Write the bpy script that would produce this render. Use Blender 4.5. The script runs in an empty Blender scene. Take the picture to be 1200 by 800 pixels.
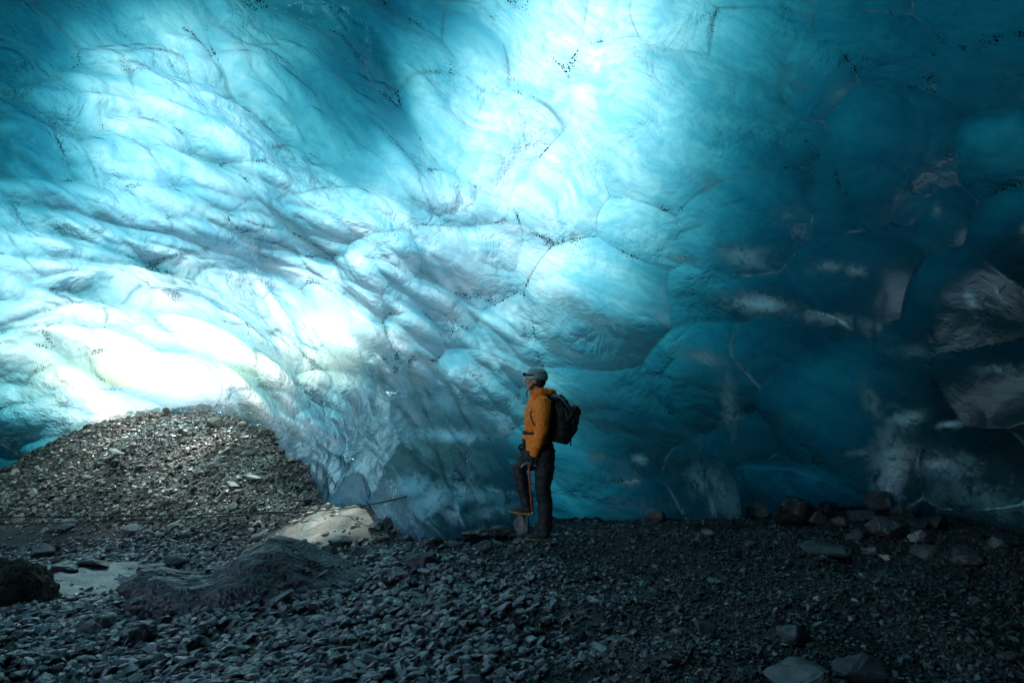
import bpy, bmesh, math, random
import numpy as np
from mathutils import Vector, Matrix, noise as mnoise

rng = np.random.default_rng(7)
random.seed(7)
scene = bpy.context.scene
COL = scene.collection
R = math.radians
SUN_AZ, SUN_EL = R(-26), R(54)          # direction the sun stands in, measured from +Y towards +X

# ------------------------------------------------------------------ camera
CAM = np.array([0.0, 0.0, 1.6])
F = 715.0
PITCH = math.atan(53 / 715)
cd = bpy.data.cameras.new('camera')
cd.sensor_width = 36; cd.lens = F / 1200 * 36
cd.clip_start = 0.05; cd.clip_end = 5000
cam = bpy.data.objects.new('camera', cd); COL.objects.link(cam)
cam.location = CAM; cam.rotation_euler = (R(90) + PITCH, 0, 0)
scene.camera = cam


def dirs(px, py):
    """viewing direction of a place in the photograph (1200 x 800)"""
    px = np.asarray(px, float); py = np.asarray(py, float)
    x = px - 600; z = 400 - py; y = np.full_like(x, F)
    c, s = math.cos(PITCH), math.sin(PITCH)
    d = np.stack([x, y * c - z * s, y * s + z * c], -1)
    return d / np.linalg.norm(d, axis=-1, keepdims=True)


def at(px, py, depth):
    d = dirs(px, py)
    return CAM + d * (depth / d[..., 1:2])


def pix(P):
    """inverse of dirs: where a point falls in photo units"""
    q = P - CAM
    c, s = math.cos(PITCH), math.sin(PITCH)
    yc = q[..., 1] * c + q[..., 2] * s
    zc = -q[..., 1] * s + q[..., 2] * c
    return 600 + F * q[..., 0] / yc, 400 - F * zc / yc, yc


# ------------------------------------------------------------------ tagging
def tag(o, label=None, cat=None, group=None, kind=None):
    if label: o['label'] = label
    if cat: o['category'] = cat
    if group: o['group'] = group
    if kind: o['kind'] = kind
    return o


def empty(name, loc, rotz=0.0):
    o = bpy.data.objects.new(name, None); COL.objects.link(o)
    o.location = loc; o.rotation_euler = (0, 0, rotz); o.empty_display_size = .1
    return o


def mesh_obj(name, V, Fc, mat=None, parent=None, smooth=True):
    me = bpy.data.meshes.new(name)
    if isinstance(Fc, np.ndarray):
        V = np.asarray(V, np.float32); n = len(Fc); k = Fc.shape[1]
        me.vertices.add(len(V)); me.vertices.foreach_set('co', V.ravel())
        me.loops.add(n * k); me.loops.foreach_set('vertex_index', Fc.astype(np.int32).ravel())
        me.polygons.add(n)
        me.polygons.foreach_set('loop_start', np.arange(0, n * k, k, dtype=np.int32))
        me.polygons.foreach_set('use_smooth', np.full(n, smooth))
        me.update(calc_edges=True)
    else:
        me.from_pydata([tuple(v) for v in V], [], Fc)
        me.polygons.foreach_set('use_smooth', np.full(len(me.polygons), smooth))
        me.update()
    o = bpy.data.objects.new(name, me); COL.objects.link(o)
    if mat: me.materials.append(mat)
    if parent: o.parent = parent
    return o


# ------------------------------------------------------------------ node helpers
class NT:
    def __init__(s, name):
        s.m = bpy.data.materials.new(name); s.m.use_nodes = True
        s.t = s.m.node_tree; s.t.nodes.clear()
        s.out = s.t.nodes.new('ShaderNodeOutputMaterial')
    def n(s, typ, inp=None, **kw):
        nd = s.t.nodes.new(typ)
        for k, v in kw.items(): setattr(nd, k, v)
        for k, v in (inp or {}).items():
            sk = nd.inputs[k]
            if isinstance(v, bpy.types.NodeSocket): s.t.links.new(v, sk)
            else: sk.default_value = v
        return nd
    def noise2(s, vec, scale, detail=4, rough=.55):
        return s.n('ShaderNodeTexNoise', {'Vector': vec, 'Scale': scale, 'Detail': detail, 'Roughness': rough}, noise_dimensions='2D').outputs[0]
    def math(s, op, a, b=0.0, c=None, clamp=False):
        d = {0: a, 1: b}
        if c is not None: d[2] = c
        return s.n('ShaderNodeMath', d, operation=op, use_clamp=clamp).outputs[0]
    def mix(s, f, a, b, blend='MIX'):
        return s.n('ShaderNodeMix', {0: f, 6: a, 7: b}, data_type='RGBA', blend_type=blend).outputs[2]
    def ramp(s, x, lo, hi, a=0.0, b=1.0):
        return s.n('ShaderNodeMapRange', {0: x, 1: lo, 2: hi, 3: a, 4: b}, interpolation_type='SMOOTHSTEP').outputs[0]
    def noise(s, vec, scale, detail=4, rough=.55, dist=0.0):
        return s.n('ShaderNodeTexNoise', {'Vector': vec, 'Scale': scale, 'Detail': detail, 'Roughness': rough, 'Distortion': dist}).outputs[0]
    def surf(s, sh): s.t.links.new(sh, s.out.inputs['Surface'])
    def vol(s, sh): s.t.links.new(sh, s.out.inputs['Volume'])


def simple(name, color, rough=.6, spec=.5, nscale=40, nstr=.15, var=.25, metallic=0.0, bumpd=.01):
    t = NT(name)
    co = t.n('ShaderNodeTexCoord').outputs['Object']
    nz = t.noise(co, nscale, 5)
    v = t.ramp(nz, .3, .7, 1 - var, 1 + var)
    c = t.mix(1.0, (*color, 1), t.n('ShaderNodeCombineColor', {0: v, 1: v, 2: v}).outputs[0], 'MULTIPLY')
    b = t.n('ShaderNodeBump', {'Strength': nstr, 'Distance': bumpd, 'Height': nz}).outputs[0]
    p = t.n('ShaderNodeBsdfPrincipled', {'Base Color': c, 'Roughness': rough, 'Normal': b, 'Metallic': metallic, 'Specular IOR Level': spec})
    t.surf(p.outputs[0]); return t.m


# ------------------------------------------------------------------ scattered-point interpolation
def rbf(P, v, eps, smooth=1e-6):
    P = np.asarray(P, float); v = np.asarray(v, float)
    k = lambda a, b: np.sqrt(((a[:, None] - b[None]) ** 2).sum(-1) + eps * eps)
    n = len(P)
    A = np.zeros((n + 1, n + 1)); A[:n, :n] = k(P, P) - np.eye(n) * smooth; A[:n, n] = 1; A[n, :n] = 1
    w = np.linalg.solve(A, np.append(v, 0))
    def f(Q):
        out = np.empty(len(Q))
        for i in range(0, len(Q), 50000):
            q = Q[i:i + 50000]
            out[i:i + 50000] = k(q, P) @ w[:n] + w[n]
        return out
    return f


# ================================================================== ice cave
# places in the photograph with their distance: the walls, the roof, the low back
shape_pts = [
    # roof
    (-150, -60, 6.5), (0, 0, 7.0), (200, 0, 6.8), (400, 0, 6.4), (600, 0, 6.2), (800, 0, 6.1), (1000, 0, 6.0), (1200, 0, 5.6), (1350, -50, 5.0),
    (0, 120, 8.2), (200, 120, 8.2), (400, 120, 7.6), (600, 120, 7.2), (800, 120, 7.0), (1000, 120, 6.6), (1200, 120, 6.0),
    (-150, 250, 9.0), (0, 250, 9.3), (200, 250, 9.4), (400, 250, 8.8), (550, 250, 8.4), (700, 250, 7.9), (850, 250, 7.7), (1000, 250, 7.2), (1200, 250, 6.4),
    (0, 380, 10.2), (150, 390, 10.9), (300, 390, 10.0), (420, 380, 8.9), (540, 380, 8.2), (700, 380, 8.0), (850, 380, 8.0), (1000, 380, 7.9), (1200, 380, 6.8),
    (-150, 470, 10.0), (0, 480, 10.6), (70, 490, 11.4), (130, 490, 12.0), (210, 480, 12.4), (280, 495, 11.6), (340, 500, 10.4), (400, 490, 9.0), (480, 490, 8.0), (560, 490, 7.8), (700, 490, 7.6), (850, 490, 7.8), (1000, 490, 8.2), (1200, 500, 7.0),
    # foot of the wall
    (0, 585, 10.2), (60, 530, 11.3), (130, 505, 12.0), (250, 500, 11.9), (330, 545, 10.4), (385, 595, 8.5), (420, 620, 7.5), (470, 635, 6.8), (540, 628, 6.6), (620, 612, 7.3), (740, 606, 7.5), (850, 608, 7.4), (950, 605, 7.9), (1030, 600, 8.1), (1120, 608, 7.4), (1200, 622, 6.7),
    (200, 560, 12.8), (100, 600, 11.8), (-150, 600, 10.0), (1350, 650, 6.0),
]
D = [at(*p) - CAM for p in shape_pts]
rr = [np.linalg.norm(d) for d in D]; D = [d / np.linalg.norm(d) for d in D]
def extra(az, el, r):
    az, el = R(az), R(el)
    D.append(np.array([math.sin(az) * math.cos(el), math.cos(az) * math.cos(el), math.sin(el)])); rr.append(r)
for az, el, r in [(0, 90, 3.6), (-60, 60, 5), (60, 60, 4.2), (180, 60, 3.8), (0, 55, 4.8), (70, 5, 6.0), (95, 5, 5.2), (120, 5, 5), (150, 5, 5.5), (180, 5, 6.5), (-150, 5, 6.5), (-120, 5, 7), (-90, 5, 8.5), (-65, 5, 10.5),
                  (75, 30, 5), (-75, 30, 7), (110, 30, 4.6), (-110, 30, 6), (180, 30, 5),
                  (-60, -25, 10.5), (-20, -25, 10.5), (0, -25, 8.2), (35, -25, 9), (60, -25, 7), (90, -25, 5.6), (120, -25, 5.4), (150, -25, 6), (180, -25, 7), (-150, -25, 7), (-120, -25, 7.6), (-90, -25, 9),
                  (-35, -25, 13), (-8, -25, 8.5), (15, -25, 8.5)]:
    extra(az, el, r)
f_r = rbf(D, np.log(rr), .25)

# thickness of the ice over each part of the cave: thin near the mouth, tens of
# metres of hard ice on the far side (given in absorption lengths, 1 = 1 m)
TH = [
    (210, 480, .03), (280, 490, .06), (120, 480, .08), (100, 430, .12), (300, 430, .08), (30, 380, .2), (180, 350, .12), (200, 400, .12), (400, 330, .14), (400, 260, .2), (470, 300, .16), (560, 250, .18), (600, 150, .24), (650, 50, .32), (720, 20, .45), (640, 220, .28), (560, 330, .22),
    (710, 150, .4), (690, 330, .6), (300, 300, .15), (100, 330, .25), (40, 300, .35), (200, 230, .35), (60, 180, 1.1), (150, 120, .4), (40, 60, 1.6), (150, 40, 1.0), (220, 60, .6), (290, 120, .8), (330, 40, 1.8), (420, 60, 1.8), (570, 90, .5),
    (480, 120, .95), (510, 30, 1.3), (400, 170, 1.5), (500, 190, .5), (780, 60, .8), (760, 240, .85), (840, 200, 1.9), (900, 60, 1.9), (1000, 150, 2.1), (1100, 40, 1.9), (1180, 60, 2.1), (1150, 180, 2.2), (1050, 300, 2.4), (920, 300, 2.0),
    (800, 330, 1.8), (760, 400, 1.7), (640, 420, .75), (570, 440, .5), (500, 400, .28), (440, 440, .2), (470, 460, .3), (520, 500, .6), (450, 540, .2), (390, 540, .15), (420, 460, .35), (560, 580, 1.5), (700, 480, 1.25), (700, 580, 1.8), (850, 450, 2.1), (850, 570, 1.8),
    (1000, 450, 2.8), (1150, 450, 4.5), (1150, 590, 2.8), (0, 540, 1.6), (60, 500, 1.0), (330, 540, .2), (0, 430, .4), (0, 230, 1.1), (-200, 300, 1.5), (-200, 0, 2.5), (300, -150, 3), (620, -120, 1.2), (900, -150, 3),
    (1300, 0, 3), (1400, 400, 7), (-200, 600, 2.5),
]
TD = [dirs(a, b) for a, b, c in TH]; TT = [.4 * c * (.55 + 2.3 * (c / (c + 2))) for a, b, c in TH]
for az, el, t in [(0, 90, 4), (0, 60, 3), (90, 20, 7), (-90, 20, 4), (180, 20, 7), (135, 30, 7), (-135, 30, 6), (90, -20, 7), (-90, -20, 4), (180, -20, 7), (0, -25, 3), (40, -25, 4), (-40, -25, 1), (80, 60, 6), (-80, 60, 4), (180, 60, 6)]:
    a, e = R(az), R(el); TD.append(np.array([math.sin(a) * math.cos(e), math.cos(a) * math.cos(e), math.sin(e)])); TT.append(t)
f_t = rbf(TD, np.log(TT), .06)

QUAL = 1.0
def axis_samples(segs):
    out = []
    for a, b, st in segs:
        n = max(2, int(round((b - a) / st))); out.append(np.linspace(a, b, n, endpoint=False))
    return np.concatenate(out + [[segs[-1][1]]])
fine = .095 / QUAL
AZ = axis_samples([(-180, -75, 1.0), (-75, -48, .35), (-48, 46, fine), (46, 75, .35), (75, 180, 1.0)])[:-1]
EL = axis_samples([(-36, -20, .8), (-20, -13, .25), (-13, 36, fine), (36, 50, .35), (50, 89, 1.0)])
nA, nE = len(AZ), len(EL)
aa, ee = np.meshgrid(np.radians(AZ), np.radians(EL))
DIR = np.stack([np.sin(aa) * np.cos(ee), np.cos(aa) * np.cos(ee), np.sin(ee)], -1)

# coarse evaluation of the smooth shape, then bilinear refinement
def coarse_eval(f):
    ca = np.linspace(-180, 180, 241); ce = np.linspace(-40, 90, 105)
    A, E = np.meshgrid(np.radians(ca), np.radians(ce))
    d = np.stack([np.sin(A) * np.cos(E), np.cos(A) * np.cos(E), np.sin(E)], -1).reshape(-1, 3)
    g = f(d).reshape(A.shape)
    def cubic(g, x, axis):      # Catmull-Rom along one axis
        g = np.moveaxis(g, axis, 0); n = len(g)
        i = np.clip(np.floor(x).astype(int), 0, n - 2); t = (x - i).reshape(-1, *([1] * (g.ndim - 1)))
        p0 = g[np.clip(i - 1, 0, n - 1)]; p1 = g[i]; p2 = g[i + 1]; p3 = g[np.clip(i + 2, 0, n - 1)]
        r = .5 * (2 * p1 + (p2 - p0) * t + (2 * p0 - 5 * p1 + 4 * p2 - p3) * t ** 2 + (3 * p1 - p0 - 3 * p2 + p3) * t ** 3)
        return np.moveaxis(r, 0, axis)
    g = cubic(g, (EL + 40) / 130 * 104, 0)
    return cubic(g, (AZ + 180) / 360 * 240, 1)
RB = np.exp(coarse_eval(f_r)); TB = np.exp(coarse_eval(f_t))
BASE = CAM + DIR * RB[..., None]
def grid_normals(P):
    da = np.roll(P, -1, 1) - np.roll(P, 1, 1)
    de = np.gradient(P, axis=0)
    n = np.cross(da, de); n /= np.linalg.norm(n, axis=-1, keepdims=True) + 1e-12
    return n            # points away from the cave (checked below)
NB = grid_normals(BASE)
if (NB * DIR).sum(-1).mean() < 0: NB = -NB

# ---- scallops: bowls melted into the ice, meeting in sharp ridges
# (px, py, semi-axis, semi-axis, turn in degrees clockwise, depth factor)
SC = [
    (940, 66, 36, 42, 0, 1.2), (1006, 140, 66, 62, 70, 1.25), (1045, 140, 24, 60, 5, 1.3), (1152, 152, 74, 52, -5, 1.3), (1082, 232, 32, 36, 0, 1.1), (1180, 250, 80, 66, -15, 1.1), (1105, 335, 66, 58, 20, 1.2),
    (752, 247, 50, 42, 15, 1.2), (842, 226, 62, 66, 30, 1.2), (760, 122, 118, 66, 32, 1.0), (655, 215, 42, 56, 10, .8), (690, 335, 66, 64, 40, 1.1), (820, 315, 64, 42, -20, .9), (612, 388, 42, 40, 0, 1.0),
    (700, 478, 88, 62, 10, 1.1), (575, 455, 50, 46, -30, 1.1), (815, 425, 50, 66, 15, 1.1), (885, 395, 60, 36, -20, .9), (975, 470, 84, 72, 50, 1.1), (1000, 520, 60, 80, 0, .9), (860, 545, 50, 60, 60, 1.0), (810, 545, 60, 46, 30, .9),
    (940, 560, 66, 34, 10, .9), (1120, 560, 60, 36, 20, .9), (1140, 440, 90, 44, 10, .9), (1060, 400, 50, 40, 0, .8), (950, 300, 70, 46, 10, .6), (930, 210, 60, 60, 0, .5), (880, 130, 70, 40, 20, .5),
    (640, 15, 30, 38, 0, 1.0), (770, 12, 54, 30, 10, .8), (700, 25, 30, 50, 30, .7), (860, 30, 60, 40, 15, .5), (1010, 30, 70, 40, 20, .5), (1120, 60, 70, 40, 25, .5), (1180, 20, 60, 40, 0, .5),
    (575, 150, 40, 44, -20, .9), (520, 215, 66, 20, 30, 1.1), (575, 290, 50, 26, -50, .8), (520, 300, 70, 24, 35, 1.0), (440, 300, 34, 42, 20, 1.1), (390, 245, 80, 26, 10, 1.0), (340, 215, 60, 26, 5, .9), (420, 150, 90, 26, 38, 1.0),
    (330, 110, 90, 26, 40, .9), (230, 130, 110, 26, 28, .9), (130, 125, 90, 34, -12, 1.0), (40, 170, 50, 62, -45, 1.3), (90, 180, 70, 22, 40, 1.2), (150, 205, 46, 42, 0, 1.0), (190, 160, 44, 20, 12, 1.3), (112, 195, 16, 26, -15, 1.3),
    (250, 220, 70, 24, 35, .9), (200, 250, 90, 22, 25, .9), (290, 35, 44, 16, 52, 1.2), (305, 75, 16, 44, -35, 1.2), (256, 88, 15, 46, -30, 1.2), (360, 72, 46, 20, 40, 1.3), (385, 36, 46, 12, 8, 1.3), (450, 60, 70, 26, 35, .9),
    (400, 8, 50, 18, 20, .8), (470, 20, 50, 24, 40, .7), (500, 110, 60, 30, 40, .7), (540, 60, 46, 40, 50, .7), (590, 60, 30, 60, -20, .6), (200, 30, 80, 40, 40, .4), (60, 60, 90, 46, 40, .4), (120, 20, 70, 30, 45, .4),
    (80, 245, 110, 20, 6, 1.2), (110, 280, 100, 18, 12, 1.1), (20, 268, 30, 22, 0, 1.0), (60, 300, 70, 16, 8, 1.0), (190, 300, 70, 16, 14, .9), (280, 270, 60, 18, 20, .9), (330, 255, 50, 20, 25, .7),
    (420, 350, 50, 16, 55, 1.1), (385, 360, 60, 18, 50, 1.0), (445, 400, 50, 18, 50, 1.1), (490, 400, 34, 36, 20, 1.0), (520, 365, 54, 20, 25, .9), (540, 385, 54, 14, 32, 1.0), (470, 350, 60, 18, 30, .8), (505, 435, 34, 16, 42, 1.2), (470, 425, 28, 22, 0, 1.1),
    (425, 490, 30, 44, -20, 1.2), (447, 520, 22, 50, -25, 1.2), (400, 530, 24, 34, 0, 1.1), (400, 465, 30, 18, 30, 1.0), (505, 580, 50, 38, 40, .9), (538, 585, 14, 40, 28, 1.1), (480, 610, 20, 40, 8, 1.0), (450, 590, 16, 40, 0, 1.1),
    (520, 520, 60, 26, 20, .7), (600, 540, 70, 30, 15, .6), (590, 590, 60, 26, -10, .6), (720, 570, 90, 40, 10, .6), (640, 290, 22, 46, 0, .8), (560, 345, 46, 18, 30, .8),
    (380, 560, 24, 40, 0, 1.1), (350, 520, 30, 26, 40, 1.0),
    (90, 540, 80, 14, -38, .8), (20, 560, 60, 16, -30, .8),
]
seeds = []       # (dir, dual1, dual2, depth, reach)
def add_seed(px, py, a, b, ang, k):
    c, s = math.cos(R(ang)), math.sin(R(ang))
    d0 = dirs(px, py); e1 = dirs(px + a * c, py + a * s) - d0; e2 = dirs(px - b * s, py + b * c) - d0
    G = np.linalg.inv(np.array([[e1 @ e1, e1 @ e2], [e1 @ e2, e2 @ e2]]))
    seeds.append((d0, G[0, 0] * e1 + G[0, 1] * e2, G[1, 0] * e1 + G[1, 1] * e2, k * math.sqrt(a * b), max(np.linalg.norm(e1), np.linalg.norm(e2))))
for q in SC: add_seed(*q)
# free filling between the large ones
def flow(px, py):
    """direction in which the meltwater combed the ice there (degrees clockwise)"""
    return 12 + 26 * np.clip((px - 50) / 400, 0, 1) + 14 * np.clip((py - 300) / 200, 0, 1) * np.clip((px - 200) / 200, 0, 1) - 10 * np.clip((py - 380) / 120, 0, 1) * np.clip((260 - px) / 200, 0, 1)
placed = [(q[0], q[1], math.sqrt(q[2] * q[3])) for q in SC]
for _ in range(9000):
    px = random.uniform(-260, 1420); py = random.uniform(-260, 700)
    left = px < 430 or py > 430 and px < 470
    s = random.uniform(24, 40) if left else random.uniform(44, 80)
    if px < 420 and py > 330: s *= .8
    if all((px - x) ** 2 + (py - y) ** 2 > (.92 * (s + z)) ** 2 * (.8 if left else 1) for x, y, z in placed):
        placed.append((px, py, s))
        an = random.uniform(2.6, 5.5) ** .5 if left else random.uniform(1, 1.35)
        add_seed(px, py, s * an * 1.25, s / an * 1.25, flow(px, py) + random.uniform(-14, 14), random.uniform(.55, 1.0) if left else random.uniform(.2, .75))
n_front = len(seeds)
for _ in range(500):
    az, el = random.uniform(-180, 180), random.uniform(-30, 88)
    d0 = np.array([math.sin(R(az)) * math.cos(R(el)), math.cos(R(az)) * math.cos(R(el)), math.sin(R(el))])
    if d0[1] > .45 and d0[2] < .72: continue
    a = random.uniform(.09, .18)
    e1 = np.cross(d0, [0, 0, 1.]); e1 /= np.linalg.norm(e1); e2 = np.cross(e1, d0)
    seeds.append((d0, e1 / a, e2 / a, a * 560, a))
small = []
big = seeds; seeds = small
pl = []
for _ in range(16000):
    px = random.uniform(-120, 620); py = random.uniform(60, 640)
    w = (px < 480) * (.25 + .75 * (py > 230)) + (px >= 480) * .3 * (py > 330)
    if random.random() > w: continue
    s = random.uniform(9, 19) * (1 + .3 * (px < 300))
    if all((px - x) ** 2 + (py - y) ** 2 > (1.0 * (s + z)) ** 2 for x, y, z in pl):
        pl.append((px, py, s)); an = random.uniform(2.5, 6.5) ** .5
        add_seed(px, py, s * an * 1.2, s / an * 1.2, flow(px, py) + random.uniform(-22, 22), random.uniform(.1, .8))
seeds = big

_wr = np.random.default_rng(3)
WARP = np.zeros(DIR.shape)
for oct_, amp in ((5, 1.0), (11, .5), (24, .22)):
    for _ in range(4):
        k = _wr.normal(size=3); k *= oct_ / np.linalg.norm(k); a = _wr.normal(size=3); a *= amp / np.linalg.norm(a)
        WARP += np.sin(DIR @ k + _wr.uniform(0, 6.3))[..., None] * a
LEE = dirs(600 - 100, 400 - 75) - dirs(600, 400); LEE /= np.linalg.norm(LEE)
def scallop_field(seeds, sharp, floor, warp, lees):
    S0 = np.array([s[0] for s in seeds]); S1 = np.array([s[1] for s in seeds]); S2 = np.array([s[2] for s in seeds])
    SA = np.array([s[3] for s in seeds]) / F; SR = np.array([s[4] for s in seeds])
    out = np.full((nE, nA), floor, np.float32); rid = np.zeros((nE, nA), np.float32); wid = np.zeros((nE, nA), np.float32)
    B = 48
    for i in range(0, nE, B):
        for j in range(0, nA, B):
            d = DIR[i:i + B, j:j + B]; sh = d.shape[:2]; d = d.reshape(-1, 3)
            c = d.mean(0); rad = np.linalg.norm(d - c, axis=1).max()
            near = np.linalg.norm(S0 - c, axis=1) < rad + 2.2 * SR
            if not near.any(): continue
            s0, s1, s2, sa = S0[near], S1[near], S2[near], SA[near]
            dw = WARP[i:i + B, j:j + B].reshape(-1, 3) * warp + d
            u = dw @ s1.T - (s0 * s1).sum(1); v = dw @ s2.T - (s0 * s2).sum(1)
            q = u * u + v * v
            lee = ((dw @ LEE)[:, None] - (s0 @ LEE)[None]) / SR[near]
            q = q / (1 + lees / (1 + np.exp(np.clip(4 * lee, -30, 30)))) ** 2
            h = sa * (1 - q)
            h = np.concatenate([h, np.full((len(h), 1), floor)], 1)
            m = h.max(1, keepdims=True)
            w = np.exp((h - m) / sharp); sm = m[:, 0] + sharp * np.log(w.sum(1))
            hs = np.partition(h, -2, axis=1)
            gap = hs[:, -1] - hs[:, -2]
            out[i:i + B, j:j + B] = sm.reshape(sh)
            rid[i:i + B, j:j + B] = np.exp(-gap / .0045).reshape(sh)
            wid[i:i + B, j:j + B] = np.exp(-gap / .022).reshape(sh)
    return out, rid, wid
h1, rid1, rid_w = scallop_field(big, .0012, -.012, .022, .8)
h2, rid2, _ = scallop_field(small, .0006, -.004, .010, .6)
# the undercut ledge low on the far wall
_bx, _by, _bc = pix(BASE)
lx = [780, 880, 905, 960, 1005, 1030, 1055, 1110, 1160, 1260]; ly = [640, 541, 540, 547, 566, 584, 599, 604, 620, 650]
LEDGE = .38 * np.clip((_by - np.interp(_bx, lx, ly)) / 3 + .5, 0, 1) * np.clip((_bx - 872) / 14, 0, 1) * np.clip((1300 - _bx) / 60, 0, 1) * (_bc > 1)
# broad swells and combed ripples over everything
_al = aa * math.cos(R(28)) - ee * math.sin(R(28)); _ac = aa * math.sin(R(28)) + ee * math.cos(R(28))
und = np.zeros_like(RB)
for f1, f2, amp in ((3, 8, .014), (5, 17, .008), (9, 34, .0035), (14, 60, .0018)):
    for _ in range(5):
        t1, t2 = f1 * _wr.normal(1, .4), f2 * _wr.normal(1, .3) * _wr.choice([-1, 1])
        und += amp * .5 * np.sin(_al * t1 + _ac * t2 + 1.6 * WARP[..., 0] + _wr.uniform(0, 6.3))
und *= np.cos(np.clip(ee, 0, 1.5)) ** 2
AMP = np.zeros_like(RB)
for f_ in (4, 7, 12):
    for _ in range(3):
        k = _wr.normal(size=3); k *= f_ / np.linalg.norm(k); AMP += np.sin(DIR @ k + _wr.uniform(0, 6.3)) / 5
AMP = np.clip(.82 + .42 * AMP, .25, 1.35)
disp = (h1 * AMP * (.26 + .24 * np.clip((620 - pix(BASE)[0]) / 200, 0, 1)) + h2 * (.52 - .2 * np.clip(1 - np.abs(pix(BASE)[0] - 400) / 90, 0, 1) * (pix(BASE)[1] > 380)) + LEDGE / RB + und * (.62 + .38 * np.clip((650 - pix(BASE)[0]) / 400, 0, 1))) * RB
disp[EL < -20] *= 1
P_in = BASE + NB * disp[..., None]
# keep the outer surface smooth
def box(g, n):
    for ax, mode in ((0, 'edge'), (1, 'wrap')):
        pad = [(0, 0), (0, 0)]; pad[ax] = (n, n)
        c = np.cumsum(np.pad(g, pad, mode=mode), axis=ax); c = np.insert(c, 0, 0, axis=ax)
        m = g.shape[ax]; g = (np.take(c, np.arange(2 * n + 1, 2 * n + 1 + m), ax) - np.take(c, np.arange(m), ax)) / (2 * n + 1)
    return g
dil = disp.copy()
for k in range(1, 7):
    dil = np.maximum(dil, np.roll(disp, k, 1)); dil = np.maximum(dil, np.roll(disp, -k, 1))
d2 = dil.copy()
for k in range(1, 7):
    d2[k:] = np.maximum(d2[k:], dil[:-k]); d2[:-k] = np.maximum(d2[:-k], dil[k:])
P_out = BASE + NB * (TB + .012 + box(d2, 2))[..., None]

# ---- attributes: ridges, pale frost pockets with painted glints, flow coordinates
PX, PY, YC = pix(P_in)
front = (YC > .5)
frost = np.zeros((nE, nA), np.float32)
FR = [  # frost / bubble clouds, plus painted ridge glints (px, py, a, b, turn, strength)
    (670, 360, 36, 14, 12, .6), (710, 382, 30, 10, 8, .7), (655, 408, 26, 8, 28, .9), (870, 300, 34, 16, 10, .8), (800, 303, 24, 9, 12, .7), (825, 212, 26, 16, 30, .6), (890, 356, 46, 13, 6, 1.0), (960, 372, 60, 9, 6, .7),
    (820, 418, 30, 10, 14, .8), (970, 312, 22, 8, 0, .8), (1005, 316, 18, 10, 0, .7), (1020, 385, 30, 12, 20, .45), (1070, 412, 44, 10, 2, .4), (1175, 432, 40, 8, -5, .6), (920, 490, 34, 12, 5, .45), (1060, 490, 30, 12, -8, .8),
    (1113, 497, 18, 5, -5, .9), (1040, 540, 26, 70, 5, .65), (1020, 470, 14, 34, -22, .6), (855, 480, 14, 60, -8, .6), (840, 575, 26, 60, -45, .75), (1110, 545, 44, 22, 6, .55), (1160, 585, 60, 26, 15, .45), (930, 590, 50, 6, 6, .5),
    (760, 595, 100, 14, 5, .4), (750, 538, 14, 8, 0, .9), (700, 535, 12, 9, 0, .9), (740, 565, 14, 8, 0, .7), (565, 580, 44, 14, 10, .9), (530, 510, 46, 10, 4, 1.0), (575, 600, 40, 14, -15, .9), (500, 590, 40, 20, -35, .9), (665, 410, 24, 7, 32, 1.0), (700, 375, 30, 8, 10, 1.0),
    (480, 570, 30, 18, 0, .9), (450, 610, 26, 26, 0, .9), (484, 252, 8, 30, 0, .4), (360, 205, 70, 16, 25, .4), (400, 420, 50, 20, 40, .9), (450, 410, 40, 20, 30, .8), (520, 470, 24, 20, 0, .8), (590, 500, 14, 10, 40, .9),
    (605, 360, 50, 16, 0, .3), (935, 82, 26, 12, 0, .45), (930, 100, 20, 7, 10, .5), (540, 585, 9, 32, 28, .9), (1137, 350, 7, 22, -18, .7), (1170, 345, 3, 16, -25, .7), (1098, 245, 9, 12, 10, .5), (460, 490, 60, 46, 60, .6), (100, 410, 140, 60, 10, .3),
    (20, 420, 100, 40, 10, .3), (200, 330, 120, 40, 10, .2), (680, 460, 80, 40, 10, .15), (400, 550, 60, 40, 0, .45), (60, 560, 70, 14, -38, .45),
]
for px, py, a, b, an, k in FR:
    c, s = math.cos(R(an)), math.sin(R(an))
    u = ((PX - px) * c + (PY - py) * s) / a; v = (-(PX - px) * s + (PY - py) * c) / b
    frost = np.maximum(frost, k * np.exp(-.9 * (u * u + v * v)) * front)
fa = 28.0
along = 8 * (aa * math.cos(R(fa)) - ee * math.sin(R(fa))); across = 8 * (aa * math.sin(R(fa)) + ee * math.cos(R(fa)))
wl = np.clip((560 - PX) / 260, 0, 1) * front        # combed, streaky ice towards the mouth

idx = np.arange(nE * nA).reshape(nE, nA)
q = np.stack([idx[:-1], np.roll(idx, -1, 1)[:-1], np.roll(idx, -1, 1)[1:], idx[1:]], -1).reshape(-1, 4)
inner_q = q[:, ::-1]                    # turned towards the cave
V_in = P_in.reshape(-1, 3)
# outer skin: every 4th row and column
ci = np.unique(np.append(np.arange(0, nE, 4), nE - 1)); cj = np.arange(0, nA, 4)
V_out = P_out[ci][:, cj].reshape(-1, 3)
id2 = np.arange(len(V_out)).reshape(len(ci), len(cj)) + len(V_in)
outer_q = np.stack([id2[:-1], np.roll(id2, -1, 1)[:-1], np.roll(id2, -1, 1)[1:], id2[1:]], -1).reshape(-1, 4)
V = np.concatenate([V_in, V_out, [P_in[-1].mean(0)], [P_out[-1].mean(0)]])
ct_in, ct_out = len(V) - 2, len(V) - 1
cap_in = np.stack([idx[-1], np.roll(idx[-1], -1), np.full(nA, ct_in), np.full(nA, ct_in)], -1)
# the rim, deep under the ground
rimo = id2[0]; rimi = idx[0][cj]
rim = np.stack([rimi, np.roll(rimi, -1), np.roll(rimo, -1), rimo], -1)

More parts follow.
